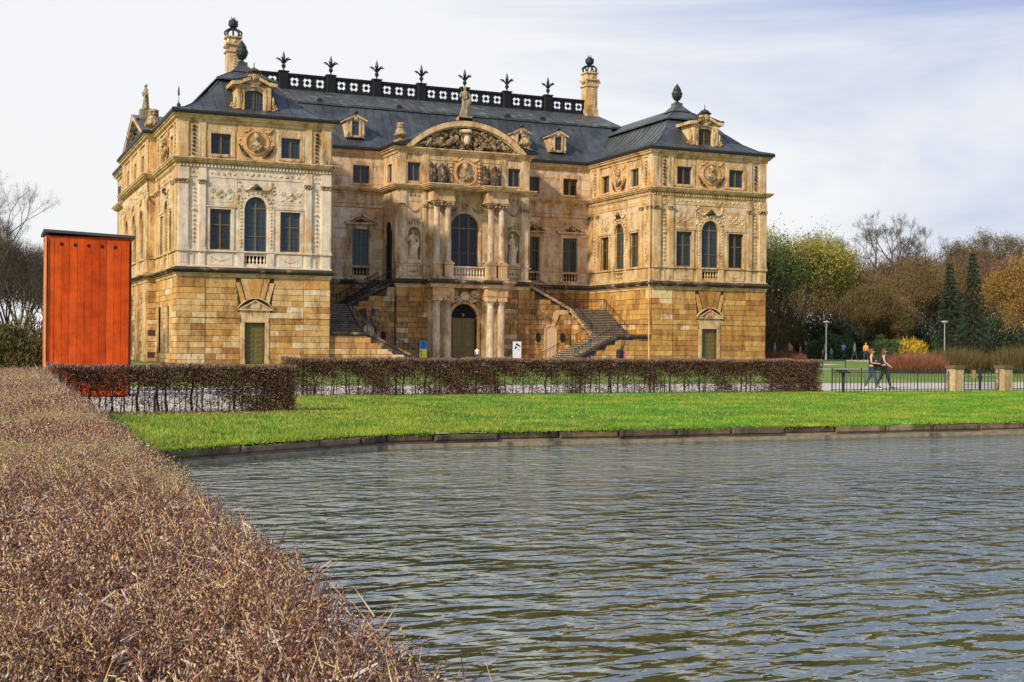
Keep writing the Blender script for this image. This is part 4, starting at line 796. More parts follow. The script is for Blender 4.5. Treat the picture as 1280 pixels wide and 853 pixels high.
# ---- the double stair
def stair(sg):
    F = Fr((MM, 0, 0), (sg, 0, 0), (0, 1, 0)); P = lambda u, y, z: (MM + sg * u, y, z); st = 'stone_c'
    tr = MB(F)
    # lists of (outer point, inner point, z) along the climb
    rungs = []
    n1, n2, n3 = 15, 16, 12
    for i in range(n1 + 1): t = i / n1; rungs.append(((7.0 + 4.4 * t, .25), (5.7 + 5.0 * t - .0, 3.7 + .2 * t), 0.05 + 2.42 * i / n1))
    L1 = len(rungs)
    first = None
    def step(a0, b0, a1, b1, z0, z1):
        nonlocal first
        q = MB(); q.add([P(*a0, z0), P(*b0, z0), P(*b1, z0), P(*a1, z0), P(*a0, z1), P(*b0, z1), P(*b1, z1), P(*a1, z1)], [(0, 3, 2, 1), (4, 5, 6, 7), (0, 1, 5, 4), (1, 2, 6, 5), (2, 3, 7, 6), (3, 0, 4, 7)]); q.f += [[8 + i for i in f] for f in q.f[:6]]; q.t += [0.] * 6; d_ = (Vector((*a0, 0)) + Vector((*b0, 0)) - Vector((*a1, 0)) - Vector((*b1, 0))).normalized() * .035
        pa, pb = (a0[0] + d_.x, a0[1] + d_.y), (b0[0] + d_.x, b0[1] + d_.y); q.v += [P(*pa, z1 - .055), P(*pb, z1 - .055), P(*b0, z1 - .055), P(*a0, z1 - .055), P(*pa, z1 + .003), P(*pb, z1 + .003), P(*b0, z1 + .003), P(*a0, z1 + .003)]; return q
    S_ = []
    for i in range(n1): (a0, b0, z), (a1, b1, z2) = rungs[i], rungs[i + 1]; S_.append(step(a0, b0, a1, b1, max(0, z - .3), z2))
    S_.append(step((11.4, .25), (10.7, 3.9), (14.58, .25), (14.58, 3.9), 2.1, 2.47))
    for i in range(n2): y0, y1 = 3.9 + 4.8 * i / n2, 3.9 + 4.8 * (i + 1) / n2; z = 2.47 + 2.58 * (i + 1) / n2; S_.append(step((14.58, y0), (10.9, y0), (14.58, y1), (10.9, y1), z - .45, z))
    S_.append(step((14.58, 8.7), (10.7, 8.7), (14.58, 12.3), (10.7, 12.3), 4.6, 5.05))
    for i in range(n3): u0, u1 = 10.7 - 3.6 * i / n3, 10.7 - 3.6 * (i + 1) / n3; z = 5.05 + 2.2 * (i + 1) / n3; S_.append(step((u0, 8.7), (u0, 12.3), (u1, 8.7), (u1, 12.3), z - .45, z))
    S_.append(step((7.1, 8.7), (7.1, 12.3), (6.4, 8.7), (6.4, 12.3), 6.8, 7.25))
    ST = empty('staircase'); ST.parent = PAL
    for q in S_:
        o = q.build('step', [M['step'], M['tread']], ST); 
        for k_ in [1] + list(range(6, 12)): o.data.polygons[k_].material_index = 1
    # walls with their own stones
    FF = Fr((MM, .25, 0), (1, 0, 0), (0, -1, 0)); w = MB(FF); lim = lambda u: 2.2 if abs(u) > 11.4 else max(.05, 2.2 - (11.4 - abs(u)) * .5)
    pts = [(6.8, 0), (14.58, 0), (14.58, 2.3), (11.4, 2.3), (6.8, .05)]; w.prism([(sg * u, z) for u, z in (pts if sg > 0 else pts[::-1])], -.3, -.035); w.build('stair_wall', M['joint'], PAL)
    for a, b_ in zip(COUR, COUR[1:]):
        if a > 2.2: break
        us = 11.4 - (2.3 - min(b_, 2.3)) / .49
        stones(FF, *sorted((sg * us, sg * 14.58)), [], 'stone_l' if sg < 0 else 'stone_r', 0, cour=[a, min(b_, 2.28)], z1=9)
    cp = MB(); 
    for u0, z0, u1, z1 in ((6.6, .12, 11.4, 2.38), (11.4, 2.38, 14.58, 2.38)):
        cp.add([P(u, y, z + k) for u, z in ((u0, z0), (u1, z1)) for y in (.1, .5) for k in (0, .2)], [(0, 1, 3, 2), (4, 6, 7, 5), (0, 4, 5, 1), (2, 3, 7, 6), (1, 5, 7, 3), (0, 2, 6, 4)])
    cp.build('coping', M['black'] if sg < 0 else M['step'], PAL)
    # core wall under the upper flight
    FK = Fr((MM, 8.65, 0), (1, 0, 0), (0, -1, 0)); top = lambda u: 4.95 + (10.8 - u) * .50
    w = MB(FK); pts = [(6.4, 0), (10.85, 0), (10.85, 4.7), (6.4, 6.9)]; w.prism([(sg * u, z) for u, z in (pts if sg > 0 else pts[::-1])], -.5, -.035); w.build('stair_wall', M['joint'], PAL)
    nc = sg * 8.75; arcn = lambda z: (nc - .62, nc + .62) if .3 < z < 2.9 else (None if z > 3.55 or z < .3 else (nc - .4, nc + .4))
    for a, b_ in zip(COUR, COUR[1:]):
        if a > 6.4: break
        ue = min(10.85, 10.8 - (b_ - 4.85) / .5)
        if ue > 6.7: stones(FK, *sorted((sg * 6.4, sg * ue)), [arcn], 'stone_c', 0, cour=[a, b_], z1=9, lo=.6, hi=1.5)
    q = MB(FK); q.prism([(nc + .5, .05)] + arc(nc, .5, 2.9, 10) + [(nc - .5, .05)], -.02, .02); q.build('blind_arch', M['niche'], PAL)
    q = MB(FK); arch_ring(q, nc, .5, .66, 2.9, 0, .08, 10)
    for a in (-1, 1): q.bev(nc + a * .58 - .08, nc + a * .58 + .08, 0, .08, .05, 2.9, .01); q.prism([(nc + a * .1, 3.45), (nc + a * .35, 3.3), (nc + a * .9, 4.6), (nc + a * .3, 4.75)] if a > 0 else [(nc + a * .3, 4.75), (nc + a * .9, 4.6), (nc + a * .35, 3.3), (nc + a * .1, 3.45)], 0, .1)
    q.build('arch_surround', M['black'] if sg < 0 else M['ochre'], PAL)
    q = MB(FK)
    for du in (-1.25, 1.25): q.prism([(nc + du + .26 * math.cos(i * math.pi / 8), 2.35 + .46 * math.sin(i * math.pi / 8)) for i in range(16)], 0, .035)
    q.build('oval_opening', M['dark'], PAL)
    Fi = Fr((MM + sg * 10.9, 0, 0), (0, 1, 0), (-sg, 0, 0)); w = MB(Fi); w.prism([(3.9, 0), (8.65, 0), (8.65, 4.6), (3.9, 2.1)], -.3, -.035); w.build('stair_wall', M['joint'], PAL)
    for a, b_ in zip(COUR, COUR[1:]):
        ys = max(3.95, 3.9 + (b_ - 2.2) / .53)
        if ys < 8.2: stones(Fi, ys, 8.65, [], 'stone_c', 0, cour=[a, b_], z1=9, lo=.6, hi=1.4)
    cp = MB(); seq = [(10.85, 3.9, 2.45), (10.85, 8.6, 4.95), (6.5, 8.6, 7.15)]
    for (u0, y0, z0), (u1, y1, z1) in zip(seq, seq[1:]):
        dx, dy = (.18, 0) if u0 == u1 else (0, .18)
        cp.add([P(u + s_ * dx, y + s_ * dy, z + k) for u, y, z in ((u0, y0, z0), (u1, y1, z1)) for s_ in (-1, 1) for k in (-.15, .12)], [(0, 1, 3, 2), (4, 6, 7, 5), (0, 4, 5, 1), (2, 3, 7, 6), (1, 5, 7, 3), (0, 2, 6, 4)])
    cp.build('stringer', M['carve'] if sg > 0 else M['step'], PAL)
    # iron railings
    def rail(pts, name='railing', gap=.42):
        o = MB(); hgt = .95
        for a, b_ in zip(pts, pts[1:]):
            a, b_ = Vector(P(*a)), Vector(P(*b_)); n = max(1, round((b_ - a).length / gap)); up = Vector((0, 0, hgt))
            o.bar(a + up, b_ + up, .03); o.bar(a + up * .12, b_ + up * .12, .018); o.bar(a + up * .82, b_ + up * .82, .015)
            for i in range(n + 1): q = a.lerp(b_, i / n); k = i % 4 == 0; o.bar(q, q + up * (1.12 if k else 1), .03 if k else .014, n=4 if k else 3)
        o.build('railing', M['railing'], PAL)
    rail([(5.6, 3.6, .05), (10.7, 3.85, 2.5), (10.85, 8.6, 5.05), (6.5, 8.6, 7.25)]); rail([(11.4, .3, 2.55), (14.5, .3, 2.55)]); rail([(7.2, .3, .3), (11.4, .3, 2.55)]); rail([(14.4, 4, 2.5), (14.4, 8.7, 5.05), (10.7, 12.2, 5.05), (6.8, 12.2, 7.2)])
stair(-1); stair(1)
q = MB(FRi)                                                       # blind window keystone seen over the stair
for k, (b0, b1, t0, t1) in enumerate(((-.12, .12, -.35, .35), (.14, .36, .38, .85), (-.36, -.14, -.85, -.38))): q.prism([(4.6 + b0, 4.6), (4.6 + b1, 4.6), (4.6 + t1, 6.3 if k == 0 else 5.9), (4.6 + t0, 6.3 if k == 0 else 5.9)], 0, .12, random.random())
q.build('keystone', M['stone_r'], PAL)
q = MB(); q.bar((WW + GG - .35, -.12, .2), (WW + GG - .35, -.12, 15.3), .06, n=8); q.build('downpipe', M['cream2'], PAL)
# ---- lay the ground-floor stones: the 300 largest in view as single parts, the rest joined
STONES.sort(key=lambda s: -s[0])
unit = MB(Fr((0, 0, 0), (1, 0, 0), (0, -1, 0))); unit.v = []; ub = .03
unit.add([(x, y, z) for x, y, z in ((-.5, 0, -.5), (.5, 0, -.5), (.5, 0, .5), (-.5, 0, .5), (-.5, -.7, -.5), (.5, -.7, -.5), (.5, -.7, .5), (-.5, -.7, .5), (-.49, -1, -.46), (.49, -1, -.46), (.49, -1, .46), (-.49, -1, .46))],
         [(0, 1, 5, 4), (1, 2, 6, 5), (2, 3, 7, 6), (3, 0, 4, 7), (4, 5, 9, 8), (5, 6, 10, 9), (6, 7, 11, 10), (7, 4, 8, 11), (8, 9, 10, 11)])
protos = {}
for s in STONES[:300]:
    _, mt, F, (u0, u1, z0, z1), d, th = s; c = F((u0 + u1) / 2, d - th, (z0 + z1) / 2)
    if mt not in protos: o = unit.build('stone', M[mt], PAL); protos[mt] = o
    else: o = protos[mt].copy(); COL.objects.link(o)
    o.location = c; o.scale = (u1 - u0, th, z1 - z0)
groups = {}
for s in STONES[300:]: groups.setdefault(s[1], []).append(s)
for mt, l in groups.items():
    m = MB()
    for _, _, F, (u0, u1, z0, z1), d, th in l: m.F = F; m.bev(u0, u1, d - th, d, z0, z1, .015, random.random())
    m.build('stone', M[mt], PAL, kind='stuff')
# ================================================================== GROUNDS
def gh(x): t = min(max((x - 55) / 8, 0), 1); return .35 * t * t * (3 - 2 * t)
KERB = [(-13.9, -80.6), (-12.17, -79.84), (-10.9, -79.09), (-9.37, -78.26), (-8.5, -77.78), (-7.96, -77.55), (-7.0, -77.46), (7, -77.8), (60, -79.2), (3000, -150)]
def kerb_y(x):
    for (x0, y0), (x1, y1) in zip(KERB, KERB[1:]):
        if x0 <= x <= x1: return y0 + (y1 - y0) * (x - x0) / (x1 - x0)
    return -80.6
M['grass'] = mat('lawn_ground', (.09, .19, .010), .9, var=.3, scale=1.5, patch=((.19, .22, .02), .35, .52), bump=.6, bscale=9)
M['blade'] = mat('grass_blade', .1, cols=[(.06, .15, .006), (.10, .21, .008), (.15, .25, .012), (.20, .27, .02), (.08, .17, .01), (.24, .25, .04)], var=.3, scale=.7, bump=0, rough=.6) if 0 else mat('grass_blade', cols=[(.05, .17, .005), (.10, .29, .006), (.16, .37, .009), (.24, .40, .014), (.07, .22, .008), (.30, .35, .03)], var=.4, scale=.8, bump=0, rough=.55, patch=((.26, .33, .02), .5, .54))
M['gravel'] = mat('pale_gravel', (.50, .45, .39), .95, var=.2, scale=6, bump=.5, bscale=40)
xs = [-3000, -300, -60] + [p[0] for p in KERB[:-1]] + [20, 35, 55, 57, 59, 61, 63, 90, 160, 3000]; xs = sorted(set(xs)); ys = [0, .5, 2, 6, 17, 70, 110, 3200]
m = MB()
for x0, x1 in zip(xs, xs[1:]):
    for a, b in zip(ys, ys[1:]):
        q = [(x, kerb_y(x) + y if y < 3000 else 3000, gh(x)) for x, y in ((x0, a), (x1, a), (x1, b), (x0, b))]; m.add(q, [(0, 1, 2, 3)])
    if x1 <= -13.8: m.add([(x0, -3000, 0), (x1, -3000, 0), (x1, -80.6, 0), (x0, -80.6, 0)], [(0, 1, 2, 3)])
m.build('ground', M['grass'], kind='structure')
def sheet(name, pts, z, mt):
    m = MB(); m.add([(x, y, gh(x) + z) for x, y in pts], [list(range(len(pts)))]); return m.build(name, mt, kind='structure')
sheet('path', [(-7.9, -61.05), (54, -61.2), (54, -51.4), (-60, -51.4), (-60, -69.4), (-7.9, -69.4)], .006, M['gravel'])
sheet('path', [(55.5, -4), (64, -10.2), (64, -4), (64, 13.3), (55.5, 19)], .008, M['gravel']); sheet('path', [(64, -10.2), (90, -25), (104, -4), (79.3, 7.2), (64, 13.3)], .008, M['gravel'])
sheet('path', [(40, -17), (53, -24.3), (54.9, -22.3), (41, -14.5)], .008, M['gravel']); sheet('forecourt', [(14, -9), (39, -9), (39, 8), (14, 8)], .006, M['gravel'])
# water
wm = bpy.data.materials.new('pond_water'); wm.use_nodes = True; t = wm.node_tree; p = t.nodes['Principled BSDF']; l = t.links.new
p.inputs['Base Color'].default_value = (.055, .072, .014, 1); p.inputs['Roughness'].default_value = .03; p.inputs['IOR'].default_value = 2.7; p.inputs['Specular IOR Level'].default_value = 1.0
ge = t.nodes.new('ShaderNodeNewGeometry'); hs = []
for sc, dist, sx, sy, rot, det in ((1.0, .12, .5, .9, .3, 1), (1.0, .145, 1.9, 3.2, .22, 1), (1.0, .05, 4.6, 7.6, -.12, 2)):
    mp_ = t.nodes.new('ShaderNodeMapping'); mp_.inputs['Scale'].default_value = (sx, sy, 1); mp_.inputs['Rotation'].default_value = (0, 0, rot); l(ge.outputs['Position'], mp_.inputs['Vector'])
    z = t.nodes.new('ShaderNodeTexNoise'); z.inputs['Scale'].default_value = sc; z.inputs['Detail'].default_value = det; z.inputs['Roughness'].default_value = .45; z.inputs['Distortion'].default_value = .6; l(mp_.outputs[0], z.inputs['Vector'])
    ml = t.nodes.new('ShaderNodeMath'); ml.operation = 'MULTIPLY'; ml.inputs[1].default_value = dist; l(z.outputs['Fac'], ml.inputs[0]); hs.append(ml)
a = t.nodes.new('ShaderNodeMath'); l(hs[0].outputs[0], a.inputs[0]); l(hs[1].outputs[0], a.inputs[1]); a2 = t.nodes.new('ShaderNodeMath'); l(a.outputs[0], a2.inputs[0]); l(hs[2].outputs[0], a2.inputs[1])
b = t.nodes.new('ShaderNodeBump'); b.inputs['Strength'].default_value = 1; b.inputs['Distance'].default_value = 1.0; l(a2.outputs[0], b.inputs['Height']); l(b.outputs[0], p.inputs['Normal'])
m = MB(); m.add([(-13.9, -400, -.26), (400, -400, -.26), (400, -76, -.26), (-13.9, -76, -.26)], [(0, 1, 2, 3)]); m.build('water', wm, kind='structure')
m = MB(); m.add([(-13.9, -400, -.5), (-13.9, -80.6, -.5), (-13.9, -80.6, .0), (-13.9, -400, .0)], [(0, 1, 2, 3)]); m.build('bank', mat('bank_earth', (.06, .05, .03)), kind='structure')
# pond edging, stone by stone
PK = empty('pond_edging', (-8, -77.6, -.2), label='mossy dark stone edging along the far bank of the pond', cat='stone edging'); PK.location = (0, 0, 0)
kst = mat('edging_stone', cols=[(.13, .09, .055), (.18, .13, .08), (.10, .07, .045), (.22, .17, .11), (.15, .11, .06)], var=.45, scale=6, stain=.5, stain_col=(.02, .018, .012), patch=((.10, .11, .03), 2.5, .6)); led = mat('edging_ledge', (.24, .2, .14), var=.4, scale=8, stain=.55)
pos = [Vector((*p, 0)) for p in KERB[:-2]] + [Vector((36, -78.55, 0))]; k = 0
for a, c in zip(pos, pos[1:]):
    Ls = (c - a).length; n = max(1, round(Ls / 1.25)); d = (c - a) / n; nn = Vector((d.y, -d.x, 0)).normalized()
    for i in range(n):
        s0 = a + d * i + d.normalized() * .012; s1 = a + d * (i + 1) - d.normalized() * .012; o_ = random.uniform(-.035, .04); h_ = random.uniform(-.03, .02); q = MB(Fr(s0, tuple(d.normalized()), tuple(nn)))
        q.bev(0, (s1 - s0).length, -.3, .03 + o_, -.145, -.005 + h_, .03); q.box(0, (s1 - s0).length, -.3, .0 + o_, .0, .006 + h_) if 0 else None
        q.build('stone', kst, PK); 
    q = MB(Fr(a, tuple(d.normalized()), tuple(nn))); q.box(0, Ls, -.4, -.01, -.6, -.14); q.box(0, Ls, -.01, .09, -.6, -.19); q.build('ledge', led, PK)
LEDGE = 1
# top cap strip of turf over the stones comes from the blades
def tri_cloud(P, Dr, Ln, Wd, upn=None):
    """triangles: base centre P, direction Dr (unit), length, width"""
    n = len(P); r = rng.normal(size=(n, 3)); s = np.cross(Dr, r); s /= np.linalg.norm(s, axis=1)[:, None] + 1e-9; s *= (Wd / 2)[:, None]
    V = np.empty((n * 3, 3)); V[0::3] = P - s; V[1::3] = P + s; V[2::3] = P + Dr * Ln[:, None]; return V, np.arange(n * 3).reshape(-1, 3)
def unit_(v): return v / (np.linalg.norm(v, axis=1)[:, None] + 1e-9)
# lawn blades on the near bank
N = 430000; X = rng.uniform(-13.6, 27, N); ky = np.interp(X, [p[0] for p in KERB[:-1]], [p[1] for p in KERB[:-1]]); Y = ky - .09 * rng.random(N) ** 3 + (rng.random(N) ** 1.25) * (-60.6 - ky)
bl = (X < -7.8) & (Y > -69.4); X, Y = X[~bl], Y[~bl]; n = len(X); cl_ = .5 + .5 * np.sin(X * 1.7 + 2 * np.sin(Y * .9)) * np.sin(Y * 2.1 + 1.5 * np.sin(X * .6)); left = np.clip((-2 - X) / 6, 0, 1)
Ln = (.028 + .038 * rng.random(n)) * (1 + .9 * cl_ * left + .3 * cl_); Dr = unit_(np.stack([rng.normal(0, .45, n), rng.normal(0, .45, n), np.ones(n)], 1))
V, Fc = tri_cloud(np.stack([X, Y, np.full(n, .0)], 1), Dr, Ln, np.full(n, .011) + .007 * rng.random(n)); cl2 = .5 + .5 * np.sin(X * 4.3 + 3 * np.sin(Y * 2.2)) * np.sin(Y * 5.1 + 2 * np.sin(X * 1.9)); tn = (1 - .55 * left) * (rng.random(n) * .3 + .34 * cl2 ** 1.5 + .35 * (1 - cl_) * (1 - .6 * left) + .1 * rng.random(n)) % 1
N2 = 26000; X2 = rng.uniform(-13.6, 27, N2); Y2 = np.interp(X2, [p[0] for p in KERB[:-1]], [p[1] for p in KERB[:-1]]) - rng.uniform(-.06, .03, N2); kp = (np.sin(X2 * 3.1) + np.sin(X2 * 7.7 + 1) + rng.normal(0, .8, N2)) > -.2; X2, Y2 = X2[kp], Y2[kp]; N2 = len(X2)
V2, F2 = tri_cloud(np.stack([X2, Y2, np.full(N2, .0)], 1), unit_(np.stack([rng.normal(0, .5, N2), -np.abs(rng.normal(.7, .5, N2)), rng.normal(.25, .5, N2)], 1)), rng.uniform(.04, .10, N2), np.full(N2, .013)); Fc = np.concatenate([Fc, F2 + len(V)]); V = np.concatenate([V, V2]); tn = np.concatenate([tn, rng.random(N2)])
np_mesh('lawn_grass', V, Fc, M['blade'], tint=tn, kind='stuff', label='bright green spring grass growing on the pond bank', cat='grass')
lf = mat('dead_leaf', cols=[(.25, .12, .05), (.35, .22, .12), (.18, .08, .04), (.42, .30, .18)], bump=0)
n = 2600; X = np.concatenate([rng.uniform(-13, -7.2, 1100), rng.uniform(-11, 14, 1500)]); Y = np.concatenate([rng.normal(-70.2, .5, 1100), rng.uniform(-76.5, -61.6, 1500)]); V, Fc = tri_cloud(np.stack([X, Y, rng.uniform(.03, .07, n)], 1), unit_(np.stack([rng.normal(size=n), rng.normal(size=n), rng.normal(0, .3, n)], 1)), rng.uniform(.03, .07, n), rng.uniform(.02, .05, n))
np_mesh('fallen_leaves', V, Fc, lf, tint=rng.random(n), kind='stuff', label='brown fallen leaves scattered on the grass under the hedges', cat='leaves')

# ------------------------------------------------------------------ foreground hedge
HC = [(0.258, 0.104, 0.065), (0.396, 0.216, 0.129), (0.568, 0.384, 0.243), (0.138, 0.056, 0.034), (0.310, 0.136, 0.084), (0.464, 0.280, 0.205), (0.499, 0.336, 0.106), (0.206, 0.080, 0.053), (0.619, 0.464, 0.304), (0.327, 0.136, 0.076), (0.095, 0.044, 0.027), (0.550, 0.368, 0.137), (0.120, 0.052, 0.030), (0.482, 0.384, 0.319)]
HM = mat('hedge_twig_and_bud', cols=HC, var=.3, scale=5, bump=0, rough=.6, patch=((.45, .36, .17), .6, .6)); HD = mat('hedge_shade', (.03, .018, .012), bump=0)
H1 = empty('clipped_hedge', (-14.9, -85, 0), label='wide clipped reddish brown hedge filling the foreground beside the pond', cat='hedge'); H1.location = (0, 0, 0)
def edge_x(y): return np.interp(y, [-100, -98, -95.5, -90, -80, -71], [-14.22, -14.20, -14.11, -13.95, -13.73, -13.40])
def prisms(P, Dr, Ln, R0):
    """three-sided spikes"""
    n = len(P); r = rng.normal(size=(n, 3)); s = unit_(np.cross(Dr, r)); t_ = np.cross(Dr, s); V = np.empty((n * 4, 3))
    for i in range(3): a = 2 * math.pi * i / 3; V[i::4] = P + (s * math.cos(a) + t_ * math.sin(a)) * R0[:, None]
    V[3::4] = P + Dr * Ln[:, None]; b = np.arange(n)[:, None] * 4; return V, np.concatenate([b + [0, 1, 3], b + [1, 2, 3], b + [2, 0, 3]], 0)
def buds(P, Dr, Ln, Rd):
    n = len(P); r = rng.normal(size=(n, 3)); s = unit_(np.cross(Dr, r)); t_ = np.cross(Dr, s); V = np.empty((n * 5, 3)); V[0::5] = P; V[4::5] = P + Dr * Ln[:, None]
    for i in range(3): a = 2 * math.pi * i / 3; V[1 + i::5] = P + Dr * (Ln * .4)[:, None] + (s * math.cos(a) + t_ * math.sin(a)) * Rd[:, None]
    b = np.arange(n)[:, None] * 5; return V, np.concatenate([b + q for q in ([0, 1, 2], [0, 2, 3], [0, 3, 1], [4, 2, 1], [4, 3, 2], [4, 1, 3])], 0)
def hedge_zone(y0, y1, dens, thick, kb):
    A = (y1 - y0) * 1.7; n = int(A * dens); Y = rng.uniform(y0, y1, n); ex = edge_x(Y); X = ex - 1.7 * rng.random(n) ** 1.0 + .0
    if y1 < -87: hole = np.sin(X * 11 + 2 * np.sin(Y * 7)) * np.sin(Y * 9 + 2 * np.sin(X * 13)) + .6 * np.sin(X * 31 + Y * 5) * np.sin(Y * 27 - X * 8); kp = hole < rng.uniform(-.15, .75, n); X, Y, ex = X[kp], Y[kp], ex[kp]; n = len(X)
    rag = rng.normal(0, .03, n); X = X + rag * (ex - X < .15); X += np.where(rng.random(n) < .03, .12, 0) * (ex - X < .2)
    lump = .030 * np.sin(X * 9 + Y * 3) * np.sin(Y * 5.3) + (.040 * np.sin(X * 27 + 2 * np.sin(Y * 13)) * np.sin(Y * 21 + 2 * np.sin(X * 17)) + .02 * np.sin(X * 61 + Y * 37) * np.sin(Y * 53) if y1 < -87 else .015 * np.sin(X * 23 + Y * 17))
    Z = 1.02 + lump - .22 * rng.random(n) ** 1.5 - np.clip((X - ex + .10) * .6, 0, .2)
    Dr = unit_(np.stack([rng.normal(0, .55, n), rng.normal(0, .55, n), np.abs(rng.normal(.7, .35, n))], 1)); Ln = rng.uniform(.04, .09, n) * (1 + .2 * (thick - 1))
    P = np.stack([X, Y, Z - .03], 1); out = []
    V, Fc = prisms(P, Dr, Ln, np.full(n, .0017 * thick)); out.append((V, Fc, np.tile(rng.choice([.0, .22, .01, .5, .72, .86, .99], n), 3)))
    for k in range(kb):
        f = 1 - k * .22; Q = P + Dr * (Ln * (f - .12))[:, None]; D2 = unit_(Dr + rng.normal(0, .6 if k else .2, (n, 3))); V, Fc = buds(Q, D2, rng.uniform(.009, .02, n) * (.7 + .3 * thick), rng.uniform(.0012, .0027, n) * thick); out.append((V, Fc, np.tile(rng.random(n), 6)))
    return out
def join(parts):
    o = 0; Vs, Fs, Ts = [], [], []
    for V, Fc, T in parts: Vs.append(V); Fs.append(Fc + o); Ts.append(T); o += len(V)
    return np.concatenate(Vs), np.concatenate(Fs), np.concatenate(Ts)
Z_ = hedge_zone(-98.9, -96.6, 8000, 1.25, 4) + hedge_zone(-96.6, -93.5, 5600, 1.55, 3) + hedge_zone(-93.5, -87, 3200, 2.0, 2) + hedge_zone(-87, -70.4, 1700, 3.2, 1)
V, Fc, T = join(Z_); np_mesh('twigs', V, Fc, HM, H1, tint=T, kind='stuff')
# long pale branches lying in the top, side growth, core coloured as gap shade
n = 900; Y = rng.uniform(-98.8, -94, n); X = edge_x(Y) - 1.6 * rng.random(n); m = MB()
for i in range(n):
    a = Vector((X[i], Y[i], .96 + random.uniform(-.07, .02)))
    for _ in range(3): c = a + Vector((random.uniform(-.05, .05), random.uniform(-.05, .05), random.uniform(-.01, .03))); m.bar(a, c, random.uniform(.0025, .005), .002, 3); a = c
m.build('branches', mat('bare_grey_branch', (.55, .46, .40), bump=0), H1, kind='stuff')
n = 26000; Y = -98.9 + 28.5 * rng.random(n) ** 1.6; X = edge_x(Y) - rng.uniform(-.03, .3, n); P = np.stack([X, Y, rng.uniform(.02, 1.0, n)], 1); sc = np.clip((Y + 100) / 8, 1, 4); V, Fc = prisms(P, unit_(rng.normal(size=(n, 3)) + [.3, 0, .6]), rng.uniform(.06, .16, n) * np.sqrt(sc), .0028 * sc); np_mesh('side_twigs', V, Fc, HM, H1, tint=np.tile(rng.choice([0, .22, .55, .88], n), 3), kind='stuff')
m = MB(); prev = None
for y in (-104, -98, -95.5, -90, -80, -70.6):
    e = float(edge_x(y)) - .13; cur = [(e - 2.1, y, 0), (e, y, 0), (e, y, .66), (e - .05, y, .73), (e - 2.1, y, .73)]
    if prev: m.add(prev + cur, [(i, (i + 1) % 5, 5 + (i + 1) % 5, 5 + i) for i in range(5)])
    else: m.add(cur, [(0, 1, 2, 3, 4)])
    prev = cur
m.add(prev, [(0, 1, 2, 3, 4)]); m.build('shade_core', HD, H1)
# ------------------------------------------------------------------ hedges beyond the bank
DH = mat('dark_hedge_twig', cols=[(.08, .035, .018), (.12, .055, .028), (.045, .022, .012), (.17, .08, .04), (.07, .04, .02), (.25, .13, .08)], var=.3, bump=0); TH = mat('pinkish_hedge_top', cols=[(.20, .11, .075), (.28, .17, .12), (.15, .08, .055), (.34, .22, .16)], var=.2, bump=0)
ST_ = mat('hedge_stem', (.03, .022, .016), bump=0)
def open_hedge(x0, x1, y0, y1, zt, label, n_leaf, sz, clumps, sgap):
    e = empty('thin_hedge', ((x0 + x1) / 2, (y0 + y1) / 2, 0), label=label, cat='hedge', ); e.location = (0, 0, 0); m = MB(); x = x0 + .1
    while x < x1:
        y = random.uniform(y0 + .1, y1 - .1); r = random.choice((.012, .014, .02, .035)) ; a = Vector((x, y, 0)); tz = zt - .12
        c = a
        for k in range(3): d = Vector((a.x + random.uniform(-.05, .05), y, tz * (k + 1) / 3)); m.bar(c, d, r * (1 - .2 * k), r * (.8 - .2 * k)); c = d
        for _ in range(7): z = random.uniform(.15, tz); q = Vector((a.x, y, z)); m.bar(q, q + Vector((random.uniform(-.35, .35), random.uniform(-.15, .15), random.uniform(.0, .3))), .008, .004, 3)
        x += sgap * random.uniform(.5, 1.5)
    m.build('stems', ST_, e, kind='stuff'); n = n_leaf; out = []
    dn = lambda X: sum(np.exp(-((X - c) / w) ** 2) * a for c, w, a in clumps)
    X = rng.uniform(x0, x1, n); zz = rng.random(n); keep = rng.random(n) < np.clip(np.where(zz > .66, 1.0, .15 + .3 * (zz > .5)) + dn(X), 0, 1) * (.75 + .25 * np.sin(X * 5 + zz * 9)); X, zz = X[keep], zz[keep]; n = len(X)
    P = np.stack([X, rng.uniform(y0, y1, n), zz * zt], 1); V, Fc = tri_cloud(P, unit_(rng.normal(size=(n, 3)) + [0, 0, .4]), rng.uniform(.6, 1.8, n) * sz * 2, rng.uniform(.5, 1.2, n) * sz); np_mesh('leaves', V, Fc, DH, e, tint=rng.random(n), kind='stuff')
    n = int((x1 - x0) * (y1 - y0) * 1500); P = np.stack([rng.uniform(x0, x1, n), rng.uniform(y0 - .03, y1 + .03, n), zt - .07 + rng.uniform(0, .09, n)], 1); P[:, 2] += .022 * np.sin(P[:, 0] * 1.7) + .015 * np.sin(P[:, 0] * 5.1); V, Fc = tri_cloud(P, unit_(rng.normal(0, .5, (n, 3)) + [0, 0, 1]), rng.uniform(.04, .09, n), np.full(n, sz * .8)); np_mesh('top_twigs', V, Fc, TH, e, tint=rng.random(n), kind='stuff')
    return e
e = open_hedge(-13.3, -7.75, -70.0, -69.45, 1.10, 'short dark clipped hedge with bare lower stems in front of the red booth', 85000, .025, [(-7.9, 1.1, 1), (-13.6, .9, .5)], .13)
m = MB()
for z in (.55, .78): m.bar((-13.3, -69.7, z), (-7.8, -69.7, z), .008, n=4)
m.build('wire', ST_, e)
open_hedge(-5.95, 14.05, -61.0, -60.35, 1.16, 'long dark clipped hedge running in front of the palace', 260000, .028, [(-2.9, .6, .55), (-.3, .8, .75), (.9, .4, .5), (4.2, .3, .5), (7, .35, .3), (10, .35, .4), (13.4, .9, 1), (12, .25, .6), (-5.2, .4, .3)], .17)

